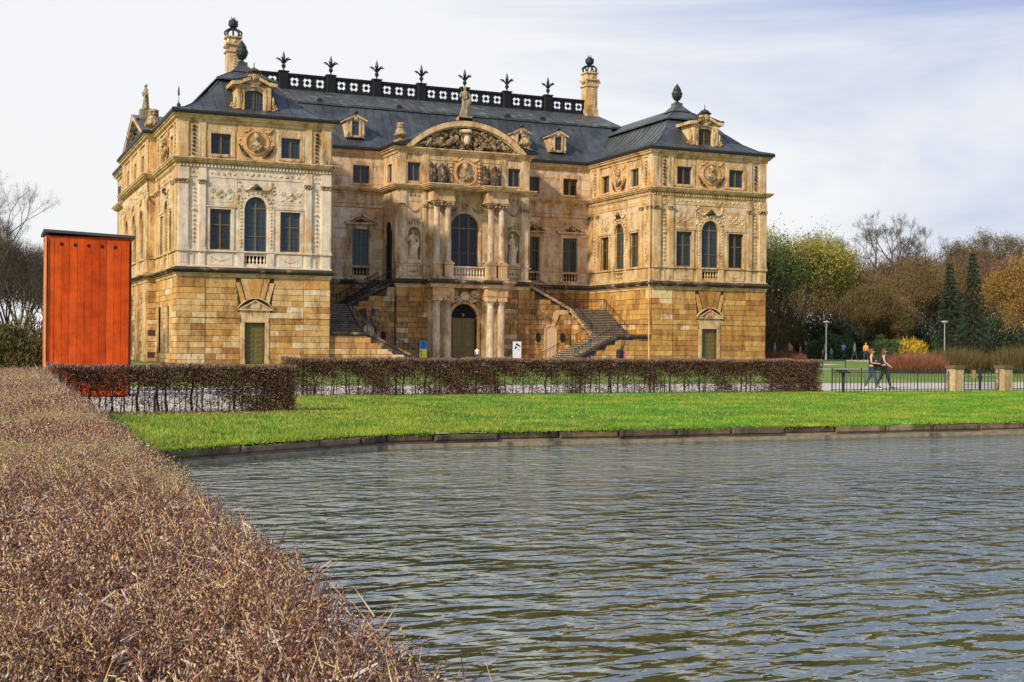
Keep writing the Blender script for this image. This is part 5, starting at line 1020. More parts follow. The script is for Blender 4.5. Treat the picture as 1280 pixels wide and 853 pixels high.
# ------------------------------------------------------------------ red booth
kb = empty('wooden_booth', (-11.6, -59, 0), label='tall red stained wooden plank booth with grey lean-to roof', cat='booth'); kb.location = (0, 0, 0)
rd = mat('red_stained_plank', cols=[(.56, .07, .006), (.50, .058, .005), (.43, .05, .006), (.60, .085, .008), (.52, .065, .006)], var=.35, scale=2.5, stain=.54, stain_col=(.24, .03, .008), stain_scale=(6, 6, .6), rough=.8, spec=.2, patch=((.45, .055, .008), 1.1, .6)); tr = mat('pale_orange_trim', (.62, .27, .10), .6)
F = Fr((-12.8, -60, 0), (1, 0, 0), (0, -1, 0)); m = MB(F); m.box(.02, 2.38, -1.2, -.03, .05, 4.62); m.build('core', M['dark'], kb)
wv = [.2, .22, .21, .23, .21, .2, .22, .2, .22, .21, .24]; s = 2.32 / sum(wv); x = .04
for w_ in wv: q = MB(F); q.bev(x + .004, x + w_ * s - .004, -.03, .0 + random.uniform(-.003, .003), .04, 4.66 - .0 * x, .008); q.build('plank', rd, kb); x += w_ * s
Fs = Fr((-12.8, -58.8, 0), (0, -1, 0), (-1, 0, 0))
for i in range(6): q = MB(Fs); q.bev(i * .2 + .004, i * .2 + .196, -.03, 0, .04, 4.7, .008); q.build('plank', rd, kb)
q = MB(Fs); q.bev(1.16, 1.26, -.02, .03, .03, 4.7, .01); q.build('corner_trim', tr, kb)
q = MB(F); q.bev(2.36, 2.42, -.05, .01, .04, 4.62, .01); q.build('corner_trim', M['dark'], kb)
q = MB(F); q.add([F(u, d, z) for u, z in ((-.07, 4.80), (2.52, 4.70)) for d in (-1.4, .08) for z in (z - .02, z + .06)], [(0, 1, 3, 2), (4, 6, 7, 5), (0, 4, 5, 1), (2, 3, 7, 6), (1, 5, 7, 3), (0, 2, 6, 4)]); q.build('roof', mat('grey_roof_felt', (.05, .06, .07), .6), kb)
q = MB(F); q.box(0, 2.4, -1.2, -.02, 4.6, 4.74); q.build('fascia', rd, kb)
for i in range(5):
    u = .44 + i * .378; z = 4.50 - i * .012; q = MB(F); q.prism([(u + .055 * math.cos(a * math.pi / 8), z + .055 * math.sin(a * math.pi / 8)) for a in range(16)], -.01, .006); q.build('vent_hole', M['dark'], kb)

# ------------------------------------------------------------------ fence, gate, posts, sign
ir = mat('grey_painted_iron', (.03, .035, .035), .5, bump=0)
def fence(x0, x1, label):
    e = empty('iron_fence', (x0, -61.3, 0), label=label, cat='fence'); m = MB()
    for z in (.74, .83, .10): m.box(x0, x1, -61.315, -61.285, z - .012, z + .012)
    e.location = (0, 0, 0); m.build('rail', ir, e); n = round((x1 - x0) / .165); pb = sb = None
    for i in range(n + 1):
        x = x0 + (x1 - x0) * i / n; big = i % 8 == 0
        q = MB(); w = .02 if big else .008; q.box(-w, w, -.012, .012, 0, .9 if big else .84)
        q = q.build('bar', ir, e); q.location = (x, -61.3, 0)
        if i < n: q = MB(); q.box(-.006, .006, -.008, .008, .56, .8); q.box(-.003, .003, -.003, .003, .8, .9); q = q.build('short_bar', ir, e); q.location = (x + .08, -61.3, 0)
fence(14.2, 19.6, 'black iron railing between the long hedge and the left stone gate post'); fence(22.7, 32, 'black iron railing right of the right stone gate post')
gm = mat('weathered_gatepost_stone', (.46, .36, .2), var=.3, scale=8, stain=.6, stain_col=(.06, .05, .03), stain_scale=(3, 3, 2))
for x, lb in ((19.93, 'left square sandstone gate post with dark stained cap beside the iron fence'), (22.36, 'right square sandstone gate post at the edge of the photo')):
    e = empty('gate_post', (x, -61.3, 0), label=lb, cat='gate post', group='stone gate posts'); q = MB(Fr((0, 0, 0), (1, 0, 0), (0, -1, 0))); q.bev(-.23, .23, -.23, .23, 0, .88, .02); q.build('shaft', gm, e); q = MB(); q.box(-.27, .27, -.27, .27, .88, 1.0); q.build('cap', mat('dark_cap', (.12, .085, .05), var=.5, scale=9), e)
e = empty('iron_gate', (21.15, -61.3, 0), label='low two-leaf iron garden gate with scrollwork band between the stone gate posts', cat='gate')
for sg in (-1, 1):
    q = MB()
    for z in (.08, .28, .70, .82): q.box(min(sg * .03, sg * .95), max(sg * .03, sg * .95), -.012, .012, z - .012, z + .012)
    for i in range(6): x = sg * (.05 + i * .178); q.box(x - .009, x + .009, -.012, .012, .06, .84); q.blob(x + .09 * sg, 0, .55, .03, .02, .03) if i < 5 else None
    for i in range(5):
        c = sg * (.14 + i * .178)
        for a in range(8): q.bar((c + .06 * math.cos(a * math.pi / 4), 0, .18 + .06 * math.sin(a * math.pi / 4)), (c + .06 * math.cos((a + 1) * math.pi / 4), 0, .18 + .06 * math.sin((a + 1) * math.pi / 4)), .008, n=3)
    q.build('gate_leaf', ir, e)
q = MB(); q.box(-.07, .07, -.04, .04, .42, .62); q.box(-.02, .02, -.03, .03, .0, .9); q.build('lock', ir, e); q = MB(); q.box(-.42, -.24, -.03, -.02, .52, .82); q.build('notice', mat('tan_notice', (.45, .28, .08)), e)
e = empty('information_stand', (14.35, -61.75, 0), label='small black slanted information stand by the iron fence', cat='sign'); q = MB(); q.box(-.045, .045, -.03, .03, 0, .74); q.build('post', ir, e); q = MB(); q.add([(a, b, c) for c0 in (0, .03) for a, b, c in ((-.23, -.12, .72 + c0), (.23, -.12, .72 + c0), (.23, .12, .80 + c0), (-.23, .12, .80 + c0))], [(3, 2, 1, 0), (4, 5, 6, 7), (0, 1, 5, 4), (1, 2, 6, 5), (2, 3, 7, 6), (3, 0, 4, 7)]); q.build('board', M['dark'], e)
e = empty('low_rail', (50.5, -13.5, 0), rz=-.4, label='low black barrier rail standing on the lawn beyond the pale path', cat='barrier'); q = MB(); q.box(-1.0, 1.0, -.03, .03, .55, .62); q.build('rail', ir, e)
for x in (-.95, .95): q = MB(); q.box(x - .04, x + .04, -.04, .04, 0, .58); q.build('post', ir, e)
# advertising boards at the portal
def board(x, y, w, label, cols_):
    e = empty('display_board', (x, y, 0), label=label, cat='display board'); q = MB(); q.box(-w / 2, w / 2, -.05, .05, .25, 2.0); q.box(-w / 2 + .05, w / 2 - .05, -.15, .15, 0, .25); q.build('frame', M['iron'], e)
    F = Fr((0, -.052, 0), (1, 0, 0), (0, -1, 0))
    for nm, (a, b, c, d), colr in cols_:
        q = MB(F)
        if nm == 'blot':
            for _ in range(9): q.blob(random.uniform(a, b), .008, random.uniform(c, d), random.uniform(.05, .13), .004, random.uniform(.05, .16))
        else: q.box(a, b, 0, .006, c, d)
        q.build(nm, mat('print_' + nm, colr, .6, bump=0, var=.1), e)
board(21.95, 6.3, .75, 'blue and yellow poster board left of the palace portal', [('blue_print', (-.34, .34, 1.2, 1.95), (.05, .25, .6)), ('yellow_print', (-.34, .34, .45, 1.2), (.8, .75, .08)), ('blot', (-.2, .2, 1.3, 1.8), (.02, .06, .18))])
board(30.85, 6.3, .95, 'white poster board with black picture right of the palace portal', [('white_print', (-.42, .42, .45, 1.95), (.75, .78, .8)), ('blot', (-.28, .28, 1.15, 1.75), (.03, .03, .04))])

# ------------------------------------------------------------------ street lamps
def lamp(x, y, label, h=3.6):
    e = empty('street_lamp', (x, y, gh(x)), label=label, cat='street lamp', group='park lamps'); q = MB(); q.lathe(0, 0, 0, [(.09, 0), (.09, .6), (.06, .65), (.05, h)], 8); q.build('pole', mat('pale_grey_pole', (.28, .29, .28), .5), e)
    q = MB(); q.lathe(0, 0, h, [(.08, 0), (.14, .04), (.30, .12), (.34, .18), (.30, .24), (.05, .28)], 12); q.build('lamp_head', mat('pale_lamp_head', (.32, .32, .3), .5), e)
lamp(62.1, 3.0, 'slim grey park lamp behind the people near the palace corner'); lamp(69.1, -5.5, 'slim grey park lamp rising behind the brown bushes on the right')

# ------------------------------------------------------------------ trees and shrubs
def seg_mesh(name, S, m, parent, n=4):
    """tapered limbs as n-sided prisms"""
    P0 = np.array([s[0] for s in S]); P1 = np.array([s[1] for s in S]); R0 = np.array([s[2] for s in S]); R1 = np.array([s[3] for s in S]); D = unit_(P1 - P0); r = np.tile([.31, .72, .17], (len(S), 1)); s = unit_(np.cross(D, r)); t_ = np.cross(D, s); V = np.empty((len(S) * 2 * n, 3))
    for i in range(n): a = 2 * math.pi * i / n; o = s * math.cos(a) + t_ * math.sin(a); V[i::2 * n] = P0 + o * R0[:, None]; V[n + i::2 * n] = P1 + o * R1[:, None]
    b = np.arange(len(S))[:, None] * 2 * n; Fc = np.concatenate([b + [i, (i + 1) % n, n + (i + 1) % n, n + i] for i in range(n)], 0); return np_mesh(name, V, Fc, m, parent)
def grow(rs, base, H, r, trunk=.3, spread=.6, levels=5, kids=3, up=.25, lean=(0, 0), shrink=.72):
    S, tips = [], []
    def go(p, d, ln, r, lv):
        k = 2 if lv else 3
        for i in range(k):
            d = (d + Vector((rs.uniform(-.16, .16), rs.uniform(-.16, .16), rs.uniform(-.06, .12)))).normalized(); q = p + d * ln / k; r2 = r * (.92 if i < k - 1 else .86); S.append((tuple(p), tuple(q), r, r2)); p = q; r = r2
            if lv >= 2: tips.append((tuple(p), tuple(d), lv))
            if lv == 0 and i == k - 2 and trunk < .35: side(p, d, ln, r, lv, 1)
        if lv >= levels: tips.append((tuple(p), tuple(d), lv)); return
        side(p, d, ln, r, lv, kids + (rs.random() < .4))
    def side(p, d, ln, r, lv, n):
        a0 = rs.uniform(0, 6.28)
        for j in range(n):
            a = a0 + 6.28 * j / n + rs.uniform(-.4, .4); sp = spread * rs.uniform(.6, 1.25); x = d.orthogonal().normalized(); y = d.cross(x); nd = (d + (x * math.cos(a) + y * math.sin(a)) * sp + Vector((0, 0, up))).normalized()
            go(p, nd, (H * (1 - trunk) * .42 if lv == 0 else ln * shrink) * rs.uniform(.8, 1.15), r * (.66 if n > 2 else .75), lv + 1)
    go(Vector(base), Vector((lean[0], lean[1], 1)).normalized(), H * trunk, r, 0); return S, tips
bark = mat('grey_brown_bark', (.07, .05, .038), var=.4, scale=4); bark2 = mat('pale_bark', (.16, .12, .085), var=.4, scale=4)
FOL = dict(bare=mat('bare_twig', cols=[(.07, .05, .04), (.10, .075, .06), (.05, .04, .033), (.13, .10, .08)], bump=0), brown=mat('budding_brown', cols=[(.14, .085, .03), (.19, .12, .04), (.10, .06, .028), (.17, .13, .035), (.23, .15, .06)], bump=0),
           green=mat('young_yellow_green', cols=[(.24, .24, .03), (.33, .31, .04), (.13, .15, .025), (.36, .31, .045), (.24, .16, .04)], bump=0), dark=mat('dark_evergreen', cols=[(.014, .03, .014), (.025, .05, .022), (.010, .02, .012), (.05, .08, .03)], bump=0),
           rust=mat('rusty_buds', cols=[(.24, .13, .025), (.30, .17, .03), (.17, .09, .025), (.22, .15, .03), (.34, .21, .05)], bump=0), pink=mat('pinkish_twigs', cols=[(.16, .085, .065), (.21, .115, .085), (.12, .07, .05)], bump=0),
           mid=mat('mid_green_leaf', cols=[(.04, .075, .018), (.06, .11, .025), (.025, .05, .015), (.08, .13, .03)], bump=0), yellow=mat('forsythia_yellow', cols=[(.62, .42, .02), (.5, .32, .015), (.7, .5, .04)], bump=0),
           red=mat('red_dogwood', cols=[(.22, .07, .035), (.28, .10, .05), (.16, .05, .03), (.30, .14, .07)], bump=0), olive=mat('olive_brown_twigs', cols=[(.10, .075, .02), (.14, .11, .028), (.07, .05, .018), (.17, .12, .035)], bump=0))
TG = 'park trees behind the palace'
def crown(tips, rs, per, ln, wd, jit, fol, parent, droop=.2, name='crown'):
    P = np.repeat(np.array([t[0] for t in tips]), per, 0); D = np.repeat(np.array([t[1] for t in tips]), per, 0); n = len(P); J = rng.normal(0, 1, (n, 3)) * jit; D = unit_(D * .7 + rng.normal(0, .6, (n, 3)) + [0, 0, droop]); V, Fc = tri_cloud(P + J, D, rng.uniform(.5, 1.3, n) * ln, np.full(n, wd) * rng.uniform(.7, 1.3, n))
    cl_ = np.repeat(rng.random(len(tips)), per); np_mesh(name, V, Fc, FOL[fol], parent, tint=cl_ * .8 + .2 * rng.random(n), kind='stuff')
def tree(x, y, H, label, fol='bare', seed=1, r=.3, per=14, ln=.7, wd=.035, jit=.15, cat='tree', bk=None, grp=TG, **k):
    rs = random.Random(seed); e = empty('bare_tree' if fol == 'bare' else 'budding_tree', (x, y, gh(x)), label=label, cat=cat, group=grp); S, tips = grow(rs, (0, 0, 0), H, r, **k); top = max(t[0][2] for t in tips) + ln * .5; f = H / top
    e.scale = (f, f, f); seg_mesh('trunk', S, bk or bark, e, 5 if r > .3 else 4); crown(tips, rs, per, ln, wd, jit, fol, e); return e
def shrub(x, y, rx, ry, H, label, fol, n, ln, wd, name='shrub', up=.5, shell=.5, cat='shrub', z0=0, grp='shrubs in the park'):
    e = empty(name, (x, y, gh(x)), label=label, cat=cat, group=grp); u = unit_(rng.normal(size=(n, 3))); u[:, 2] = np.abs(u[:, 2]); rr = rng.random(n) ** shell; lump = 1 + .13 * np.sin(u[:, 0] * 7 + x) * np.sin(u[:, 1] * 6 + y) + .08 * np.sin(u[:, 2] * 11 + u[:, 0] * 9); P = u * (rr * lump)[:, None] * [rx, ry, H * .95]; P[:, 2] += z0; D = unit_(u * .6 + rng.normal(0, .5, (n, 3)) + [0, 0, up]); V, Fc = tri_cloud(P, D, rng.uniform(.5, 1.3, n) * ln, np.full(n, wd)); np_mesh('foliage', V, Fc, FOL[fol], e, tint=rng.random(n) * .4 + .6 * ((np.sin(P[:, 0] * 2.3) * np.sin(P[:, 1] * 2 + P[:, 2] * 3) + 1) / 2), kind='stuff')
    m = MB()
    for i in range(9): a = random.uniform(0, 6.28); q = random.uniform(.2, .75); m.bar((0, 0, 0), (rx * q * math.cos(a), ry * q * math.sin(a), H * .75), .05, .015)
    m.build('stem', bark, e); return e
def brush(x, y, rx, ry, H, label, fol, n, wd, grp='bare bushes on the lawn'):
    """a bush of upright wands"""
    e = empty('twiggy_bush', (x, y, gh(x)), label=label, cat='bush', group=grp); a = rng.uniform(0, 6.28, n); q = np.sqrt(rng.random(n)); bx_, by_ = rx * .75 * q * np.cos(a), ry * .75 * q * np.sin(a); hh = H * (np.sqrt(np.clip(1 - (q * .9) ** 2, 0, 1)) * .6 + .4) * rng.uniform(.6, 1.02, n); D = np.stack([bx_ * .35 / H + rng.normal(0, .12, n), by_ * .35 / H + rng.normal(0, .12, n), np.ones(n)], 1); V, Fc = tri_cloud(np.stack([bx_, by_, hh * rng.random(n) * .45], 1), unit_(D), hh * .6, np.full(n, wd)); np_mesh('wands', V, Fc, FOL[fol], e, tint=rng.random(n), kind='stuff'); m = MB()
    for i in range(10): t_ = random.uniform(0, 6.28); m.bar((0, 0, 0), (rx * .5 * math.cos(t_), ry * .5 * math.sin(t_), H * .6), .04, .01)
    m.build('stem', bark, e); return e
def conifer(x, y, H, rad, label, seed):
    rs = random.Random(seed); e = empty('spruce_tree', (x, y, gh(x)), label=label, cat='spruce', group='dark spruces'); S = [((0, 0, 0), (0, 0, H), .2, .02)]; Ps, Ds, Ls = [], [], []
    z = .8
    while z < H:
        R_ = rad * (1 - z / H) ** .8 * rs.uniform(.75, 1.15) + .12
        for j in range(7): a = rs.uniform(0, 6.28); tip = (R_ * math.cos(a), R_ * math.sin(a), z - R_ * .32 + .1); S.append(((0, 0, z), tip, .03, .01)); 
        for j in range(int(60 + 240 * R_)): a = rs.uniform(0, 6.28); q = R_ * rs.random() ** .6; a = round(a / .9) * .9 + rs.uniform(-.2, .2) + z; Ps.append((q * math.cos(a), q * math.sin(a), z - q * .32 + rs.uniform(-.12, .12))); Ds.append((math.cos(a) * .8, math.sin(a) * .8, rs.uniform(-.7, .15)))
        z += .38
    seg_mesh('trunk', S, bark, e); P, D = np.array(Ps), unit_(np.array(Ds)); n = len(P); V, Fc = tri_cloud(P, D, rng.uniform(.15, .4, n), np.full(n, .09)); np_mesh('crown', V, Fc, FOL['dark'], e, tint=rng.random(n), kind='stuff')
#right of the palace
tree(93.3, 33.1, 19.0, 'huge bare spreading tree towering above the park wood, forked and open against the sky', 'bare', 14, .66, per=12, ln=.8, wd=.038, jit=.2, trunk=.36, spread=.62, levels=6, kids=2, up=.12, shrink=.80)
tree(73.8, 25.2, 15.4, 'yellow green budding tree nearest the palace corner', 'green', 5, .28, per=13, ln=.34, wd=.13, jit=.8, trunk=.16, levels=5, spread=.55, kids=3, up=.1)
tree(70.0, 29.0, 14.2, 'fresh green leafing tree close behind the palace corner', 'mid', 8, .25, per=9, ln=.32, wd=.15, jit=.8, trunk=.16, levels=5, spread=.55, kids=3, up=.1)
tree(83.0, 40.0, 16.2, 'thin branched bare tree standing behind the yellow green tree', 'bare', 9, .26, per=9, ln=.6, wd=.03, levels=5, spread=.45)
tree(84.5, 24.0, 10.0, 'bushy brown budding tree left of the huge bare tree', 'brown', 21, .22, per=26, ln=.3, wd=.09, jit=.75, trunk=.12, levels=5, spread=.6)
tree(78.0, 18.0, 8.6, 'low olive brown tree behind the group of people', 'olive', 22, .18, per=24, ln=.35, wd=.08, jit=.5, trunk=.12, levels=5, spread=.6) if 1 else 0
tree(93.5, 27.0, 12.3, 'wide twisted brown tree below the huge bare tree', 'brown', 23, .3, per=24, ln=.32, wd=.08, jit=.75, trunk=.12, levels=5, spread=.75, up=.1, bk=bark2)
tree(101, 30.5, 12.5, 'reddish brown budding tree right of the huge bare tree', 'brown', 24, .25, per=24, ln=.32, wd=.08, jit=.75, trunk=.12, levels=5, spread=.6)
tree(109, 33, 13.4, 'pinkish twigged tree behind the left spruce', 'pink', 25, .25, per=26, ln=.45, wd=.06, jit=.75, trunk=.12, levels=5, spread=.55)
tree(113, 25, 13.2, 'brownish pink tree between and behind the two spruces', 'pink', 26, .25, per=24, ln=.45, wd=.06, jit=.75, trunk=.12, levels=5, spread=.55)
tree(124, 47, 18.6, 'tall olive crowned tree rising behind the right spruce', 'olive', 27, .3, per=22, ln=.4, wd=.10, jit=.5, levels=5, spread=.5)
tree(92.5, 4.5, 12.4, 'large round rusty brown tree at the right edge of the photo', 'rust', 28, .3, per=30, ln=.32, wd=.10, jit=.5, trunk=.12, levels=5, spread=.62, up=.12)
tree(103, 3, 13.8, 'rusty tree behind the large round one at the right edge', 'rust', 29, .3, per=26, ln=.34, wd=.10, jit=.6, trunk=.15, levels=5, spread=.6)
tree(118, 24, 13.0, 'brown budding tree right of the right spruce', 'brown', 30, .25, per=22, ln=.4, wd=.08, jit=.75, trunk=.12, levels=5, spread=.6)
conifer(78.0, 3.8, 10.2, 1.6, 'left and shorter of the two pointed dark spruces', 1); conifer(78.0, .5, 10.8, 1.9, 'right and taller of the two pointed dark spruces', 2); conifer(107.5, 57.5, 15.4, 2.0, 'small far spruce top left of the huge bare tree', 3)
shrub(78.5, 22.5, 6.5, 4, 4.9, 'broad black green holly mass behind the cyclist', 'dark', 15000, .3, .16); shrub(88, 24, 6, 4, 5.2, 'dark evergreen thicket left of the yellow forsythia', 'dark', 12000, .3, .16); shrub(94, 15.5, 7, 4, 5.6, 'dark evergreen thicket under the two spruces', 'dark', 16000, .3, .16); shrub(104, 12, 5, 4, 6.0, 'dark evergreen thicket right of the spruces', 'dark', 10000, .3, .16)
shrub(71, 13.8, 3.4, 2, 2.9, 'clipped green shrub behind the blue cyclist', 'mid', 8000, .22, .11); shrub(75.5, 10.2, 3.2, 2.2, 2.5, 'rounded green shrub left of the forsythia', 'mid', 8000, .2, .11); shrub(81, 5.5, 3.4, 2, 2.5, 'green shrub right of the forsythia', 'mid', 7000, .2, .11)
shrub(77.3, 8.6, 2.0, 1.3, 2.5, 'bright yellow flowering forsythia bush', 'yellow', 1500, .5, .06, name='forsythia_bush', up=.8, shell=.5, grp=None); shrub(64, 21, 6, 4, 6.5, 'tangled olive undergrowth right beside the palace corner', 'olive', 14000, .5, .07); shrub(70, 24, 6, 4, 7.5, 'brownish undergrowth beneath the yellow green tree', 'olive', 12000, .5, .07)
brush(42.9, -32.0, 3.1, 2.4, 1.75, 'round reddish bare bush behind the women walkers', 'red', 7000, .02); brush(47.5, -31, 3.0, 2.5, 2.15, 'olive brown bush left of the tall lamp', 'olive', 6000, .025); brush(51.5, -33, 3.5, 2.5, 2.35, 'olive brown bush right of the tall lamp', 'olive', 7000, .025); brush(56.5, -35, 3.3, 2.5, 2.4, 'large brown bush at the right edge behind the gate', 'olive', 7000, .025)
brush(57.5, 3.5, 3.2, 1.5, 1.5, 'pale reddish bush beside the right palace corner', 'red', 5000, .03)
# far wood, one mass
def wood(name, spots, label, fol, hmin, hmax):
    S, tips = [], []; rs = random.Random(5)
    for x, y in spots:
        s_, t_ = grow(rs, (x, y, gh(x)), rs.uniform(hmin, hmax), .22, trunk=.3, spread=.42, levels=3, kids=3, up=.4); S += s_; tips += t_
    e = empty(name, spots[0] + (0,), label=label, cat='wood'); e.location = (0, 0, 0); seg_mesh('trunks', S, bark, e, 3)['kind'] = 'stuff'; crown(tips, rs, 16, 1.2, .075, .9, fol, e, droop=.5, name='twigs'); e['kind'] = 'stuff'
wood('far_wood', [(100 + 3.2 * i + random.uniform(-2, 2), 75 - 1.6 * i + random.uniform(-4, 14)) for i in range(34)] + [(96 + 2.2 * i, 62 - 1.5 * i + random.uniform(-3, 6)) for i in range(34)], 'far brown wood of bare trees closing the park on the right', 'brown', 11, 15.5)
wood('far_wood', [(128 + 3 * i, 62 - 3 * i + random.uniform(-6, 10)) for i in range(20)] + [(88 + 2.6 * i, 75 + random.uniform(-4, 8)) for i in range(10)], 'pinkish grey tree tops of the far wood behind the spruces', 'pink', 13, 17)
# left of the booth
LG = 'bare trees behind the red booth'
tree(-13.6, -19.3, 11.8, 'bare tree whose fine branches enter at the left edge high above the bush', 'bare', 41, .26, per=9, ln=.55, wd=.012, jit=.12, levels=6, spread=.6, kids=2, shrink=.78, grp=LG)
for i, (x, y, h, s_, lb) in enumerate(((-10.9, 3, 9.8, 42, 'dark forked bare tree just left of the red booth'), (-12.9, 10, 9.2, 43, 'slender bare tree at the left photo edge behind the bush'), (-8.9, 14, 9.9, 44, 'bare tree touching the left side of the red booth roof'))): tree(x, y, h, lb, 'bare', s_, .17, per=5, ln=.6, wd=.018, jit=.2, trunk=.22, levels=5, spread=.5, kids=3, grp=LG)
wood('bare_wood', [(-34 + 2.3 * i + random.uniform(-1, 1), 42 + random.uniform(-16, 16)) for i in range(16)], 'thin grey bare wood seen left of the red booth', 'bare', 7, 11.5)
brush(-13.0, -36, 2.6, 2.2, 2.75, 'rounded yellow olive bush left of the red booth', 'olive', 22000, .018, grp=None) if 0 else shrub(-13.3, -36, 2.9, 2.2, 2.75, 'rounded yellow olive bush left of the red booth', 'olive', 30000, .22, .06, name='spring_bush', up=.6, shell=.5, grp=None)
for i, (x, y, rx, h, f_) in enumerate(((86, 38, 12, 8, 'brown'), (100, 36, 12, 9, 'olive'), (112, 32, 12, 9, 'brown'), (122, 26, 12, 8, 'olive'), (128, 12, 12, 8, 'brown'), (74, 34, 9, 8, 'olive'))):
    shrub(x, y, rx, 4, h, ('brown', 'olive', 'reddish', 'mixed', 'rusty', 'shady')[i] + ' underwood filling the gap ' + ('behind the cyclist', 'under the huge bare tree', 'behind the left spruce', 'behind the right spruce', 'beyond the right edge trees', 'behind the palace corner tree')[i], f_, 15000, .6, .13, name='underwood', shell=.6, grp='underwood at the edge of the wood')


# ================================================================== PEOPLE
def skin(name, chains, m, parent, sub=1):
    """chains: list of [(x, y, z, r), ...]; points that coincide are shared, so the surface is continuous"""
    V, E_, Rr, idx = [], [], [], {}
    for ch in chains:
        prev = None
        for x, y, z, r in ch:
            k = (round(x, 4), round(y, 4), round(z, 4))
            if k not in idx: idx[k] = len(V); V.append((x, y, z)); Rr.append(r)
            i = idx[k]
            if prev is not None and prev != i: E_.append((prev, i))
            prev = i
    me = bpy.data.meshes.new(name); me.from_pydata(V, E_, []); o = bpy.data.objects.new(name, me); COL.objects.link(o)
    md = o.modifiers.new('s', 'SKIN'); me.skin_vertices if me.skin_vertices else None
    if not me.skin_vertices:
        bm = bmesh.new(); bm.from_mesh(me); bm.verts.layers.skin.verify(); bm.to_mesh(me); bm.free()
    sv_ = me.skin_vertices[0].data
    for i, r in enumerate(Rr): sv_[i].radius = (r, r); sv_[i].use_root = (i == 0)
    s = o.modifiers.new('b', 'SUBSURF'); s.levels = sub; s.render_levels = sub
    dg = bpy.context.evaluated_depsgraph_get(); nm = bpy.data.meshes.new_from_object(o.evaluated_get(dg)); bpy.data.objects.remove(o)
    nm.materials.clear(); nm.materials.append(m); nm.shade_smooth(); nm.name = name; q = bpy.data.objects.new(name, nm); COL.objects.link(q); q.parent = parent; return q
_mc = {}
def cm(c, nm='cloth'):
    k = (c, nm)
    if k not in _mc: _mc[k] = mat(nm, c, .75, var=.12, scale=20, bump=.1)
    return _mc[k]
def person(x, y, rz, label, h=1.7, top=(.02, .02, .02), legs=(.04, .06, .12), hair=(.09, .04, .02), skinc=(.55, .33, .22), stride=.25, arms=((.15, -.25), (.15, -.25)), sleeves=.45, bag=None, detail=False, z=None, hold=None, shoes=(.5, .5, .5), lean=0, cat='person', group=None, longhair=False, pose=None, name='person'):
    """faces local -Y.  arms: (forward swing of the upper arm, forearm forward) per side; stride: half the step"""
    e = empty(name, (x, y, gh(x) if z is None else z), rz, label=label, cat=cat, group=group); s = h / 1.7; e.scale = (s, s, s)
    P = lambda x, y, z, r: (x, y - lean * max(0, z - .9), z, r)
    hip = P(0, 0, .93, .115); body = [hip, P(0, 0, 1.05, .11), P(0, 0, 1.25, .125), P(0, .0, 1.38, .115), P(0, .01, 1.46, .055), P(0, -.005, 1.53, .052), P(0, -.015, 1.60, .088), P(0, -.01, 1.66, .082)]
    L_ = []; A_ = []; leg_pts = []
    for sg, st in ((-1, stride), (1, -stride)):
        kn = (sg * .095, -st * .55 - .03, .50); an = (sg * .09, -st * 1.0 + (.05 if st < 0 else 0), .09 + (.03 if st < 0 else 0))
        if pose == 'cycle': kn = (sg * .12, -.38, .78 if sg < 0 else .62); an = (sg * .12, -.22, .42 if sg < 0 else .24)
        L_.append([hip, (sg * .10, .0, .88, .095), (*kn, .062), ((kn[0] + an[0]) / 2, (kn[1] + an[1]) / 2 + .02, (kn[2] + an[2]) / 2 + .03, .058), (*an, .038), (an[0], an[1] - .10, an[2] - .05, .035), (an[0], an[1] - .17, an[2] - .06, .028)])
    for sg, (uf, ff) in zip((-1, 1), arms):
        sh = P(sg * .175, .01, 1.40, .055); el = (sg * .235, sh[1] - math.sin(uf) * .27, 1.40 - math.cos(uf) * .27); wr = (sg * (.22 - (.10 if ff > 1.1 else 0)), el[1] - math.sin(ff) * .24, el[2] - math.cos(ff) * .24)
        hd = (wr[0] - sg * .01, wr[1] - math.sin(ff) * .06, wr[2] - math.cos(ff) * .06); ch = [P(0, .0, 1.38, .115), sh, ((sh[0] + el[0]) / 2, (sh[1] + el[1]) / 2, (sh[2] + el[2]) / 2, .046), (*el, .038), (*wr, .026), (*hd, .032)]; A_.append(ch)
    sk = cm(skinc, 'skin'); B = [body] + [[c for c in l] for l in L_] + A_
    if detail:
        for ch, sg in zip(A_, (-1, 1)):
            hx, hy, hz, _ = ch[-1]; w = Vector(ch[-1][:3]) - Vector(ch[-2][:3]); w.normalize()
            for k in range(4):
                o_ = Vector((0, .02 - k * .013, 0)) + Vector((sg * .002, 0, 0)); ln = (.06, .07, .065, .05)[k]; b0 = Vector((hx, hy, hz)); b1 = b0 + o_ + w * .03; b2 = b1 + w * ln * .55 + Vector((-sg * .01, 0, 0)); b3 = b2 + w * ln * .4 + Vector((-sg * .018, 0, 0)); B.append([(hx, hy, hz, .032), (*b1, .010), (*b2, .009), (*b3, .007)])
            t0 = Vector((hx, hy, hz)); t1 = t0 + Vector((-sg * .02, -.03, -.005)); t2 = t1 + w * .03; B.append([(hx, hy, hz, .032), (*t1, .011), (*t2, .008)])
    skin('body', B, sk, e, 1)
    tc_ = cm(top, 'top'); r_ = .018
    sh_ = [[(p[0], p[1], p[2], p[3] + r_) for p in (body[0], body[1], body[2], body[3])] + [(body[4][0], body[4][1], body[4][2] - .02, .075)]]
    for ch in A_:
        n = 2 if sleeves < .3 else 3 if sleeves < .7 else 5; sh_.append([(ch[0][0], ch[0][1], ch[0][2], .115 + r_)] + [(p[0], p[1], p[2], p[3] + .014) for p in ch[1:n + 0]])
    skin('top', sh_, tc_, e, 1)
    lg = [[(hip[0], hip[1], hip[2], hip[3] + .012)] + [(p[0], p[1], p[2], p[3] + .012) for p in l[1:5]] for l in L_]; skin('trousers', lg, cm(legs, 'trousers'), e, 1)
    q = MB()
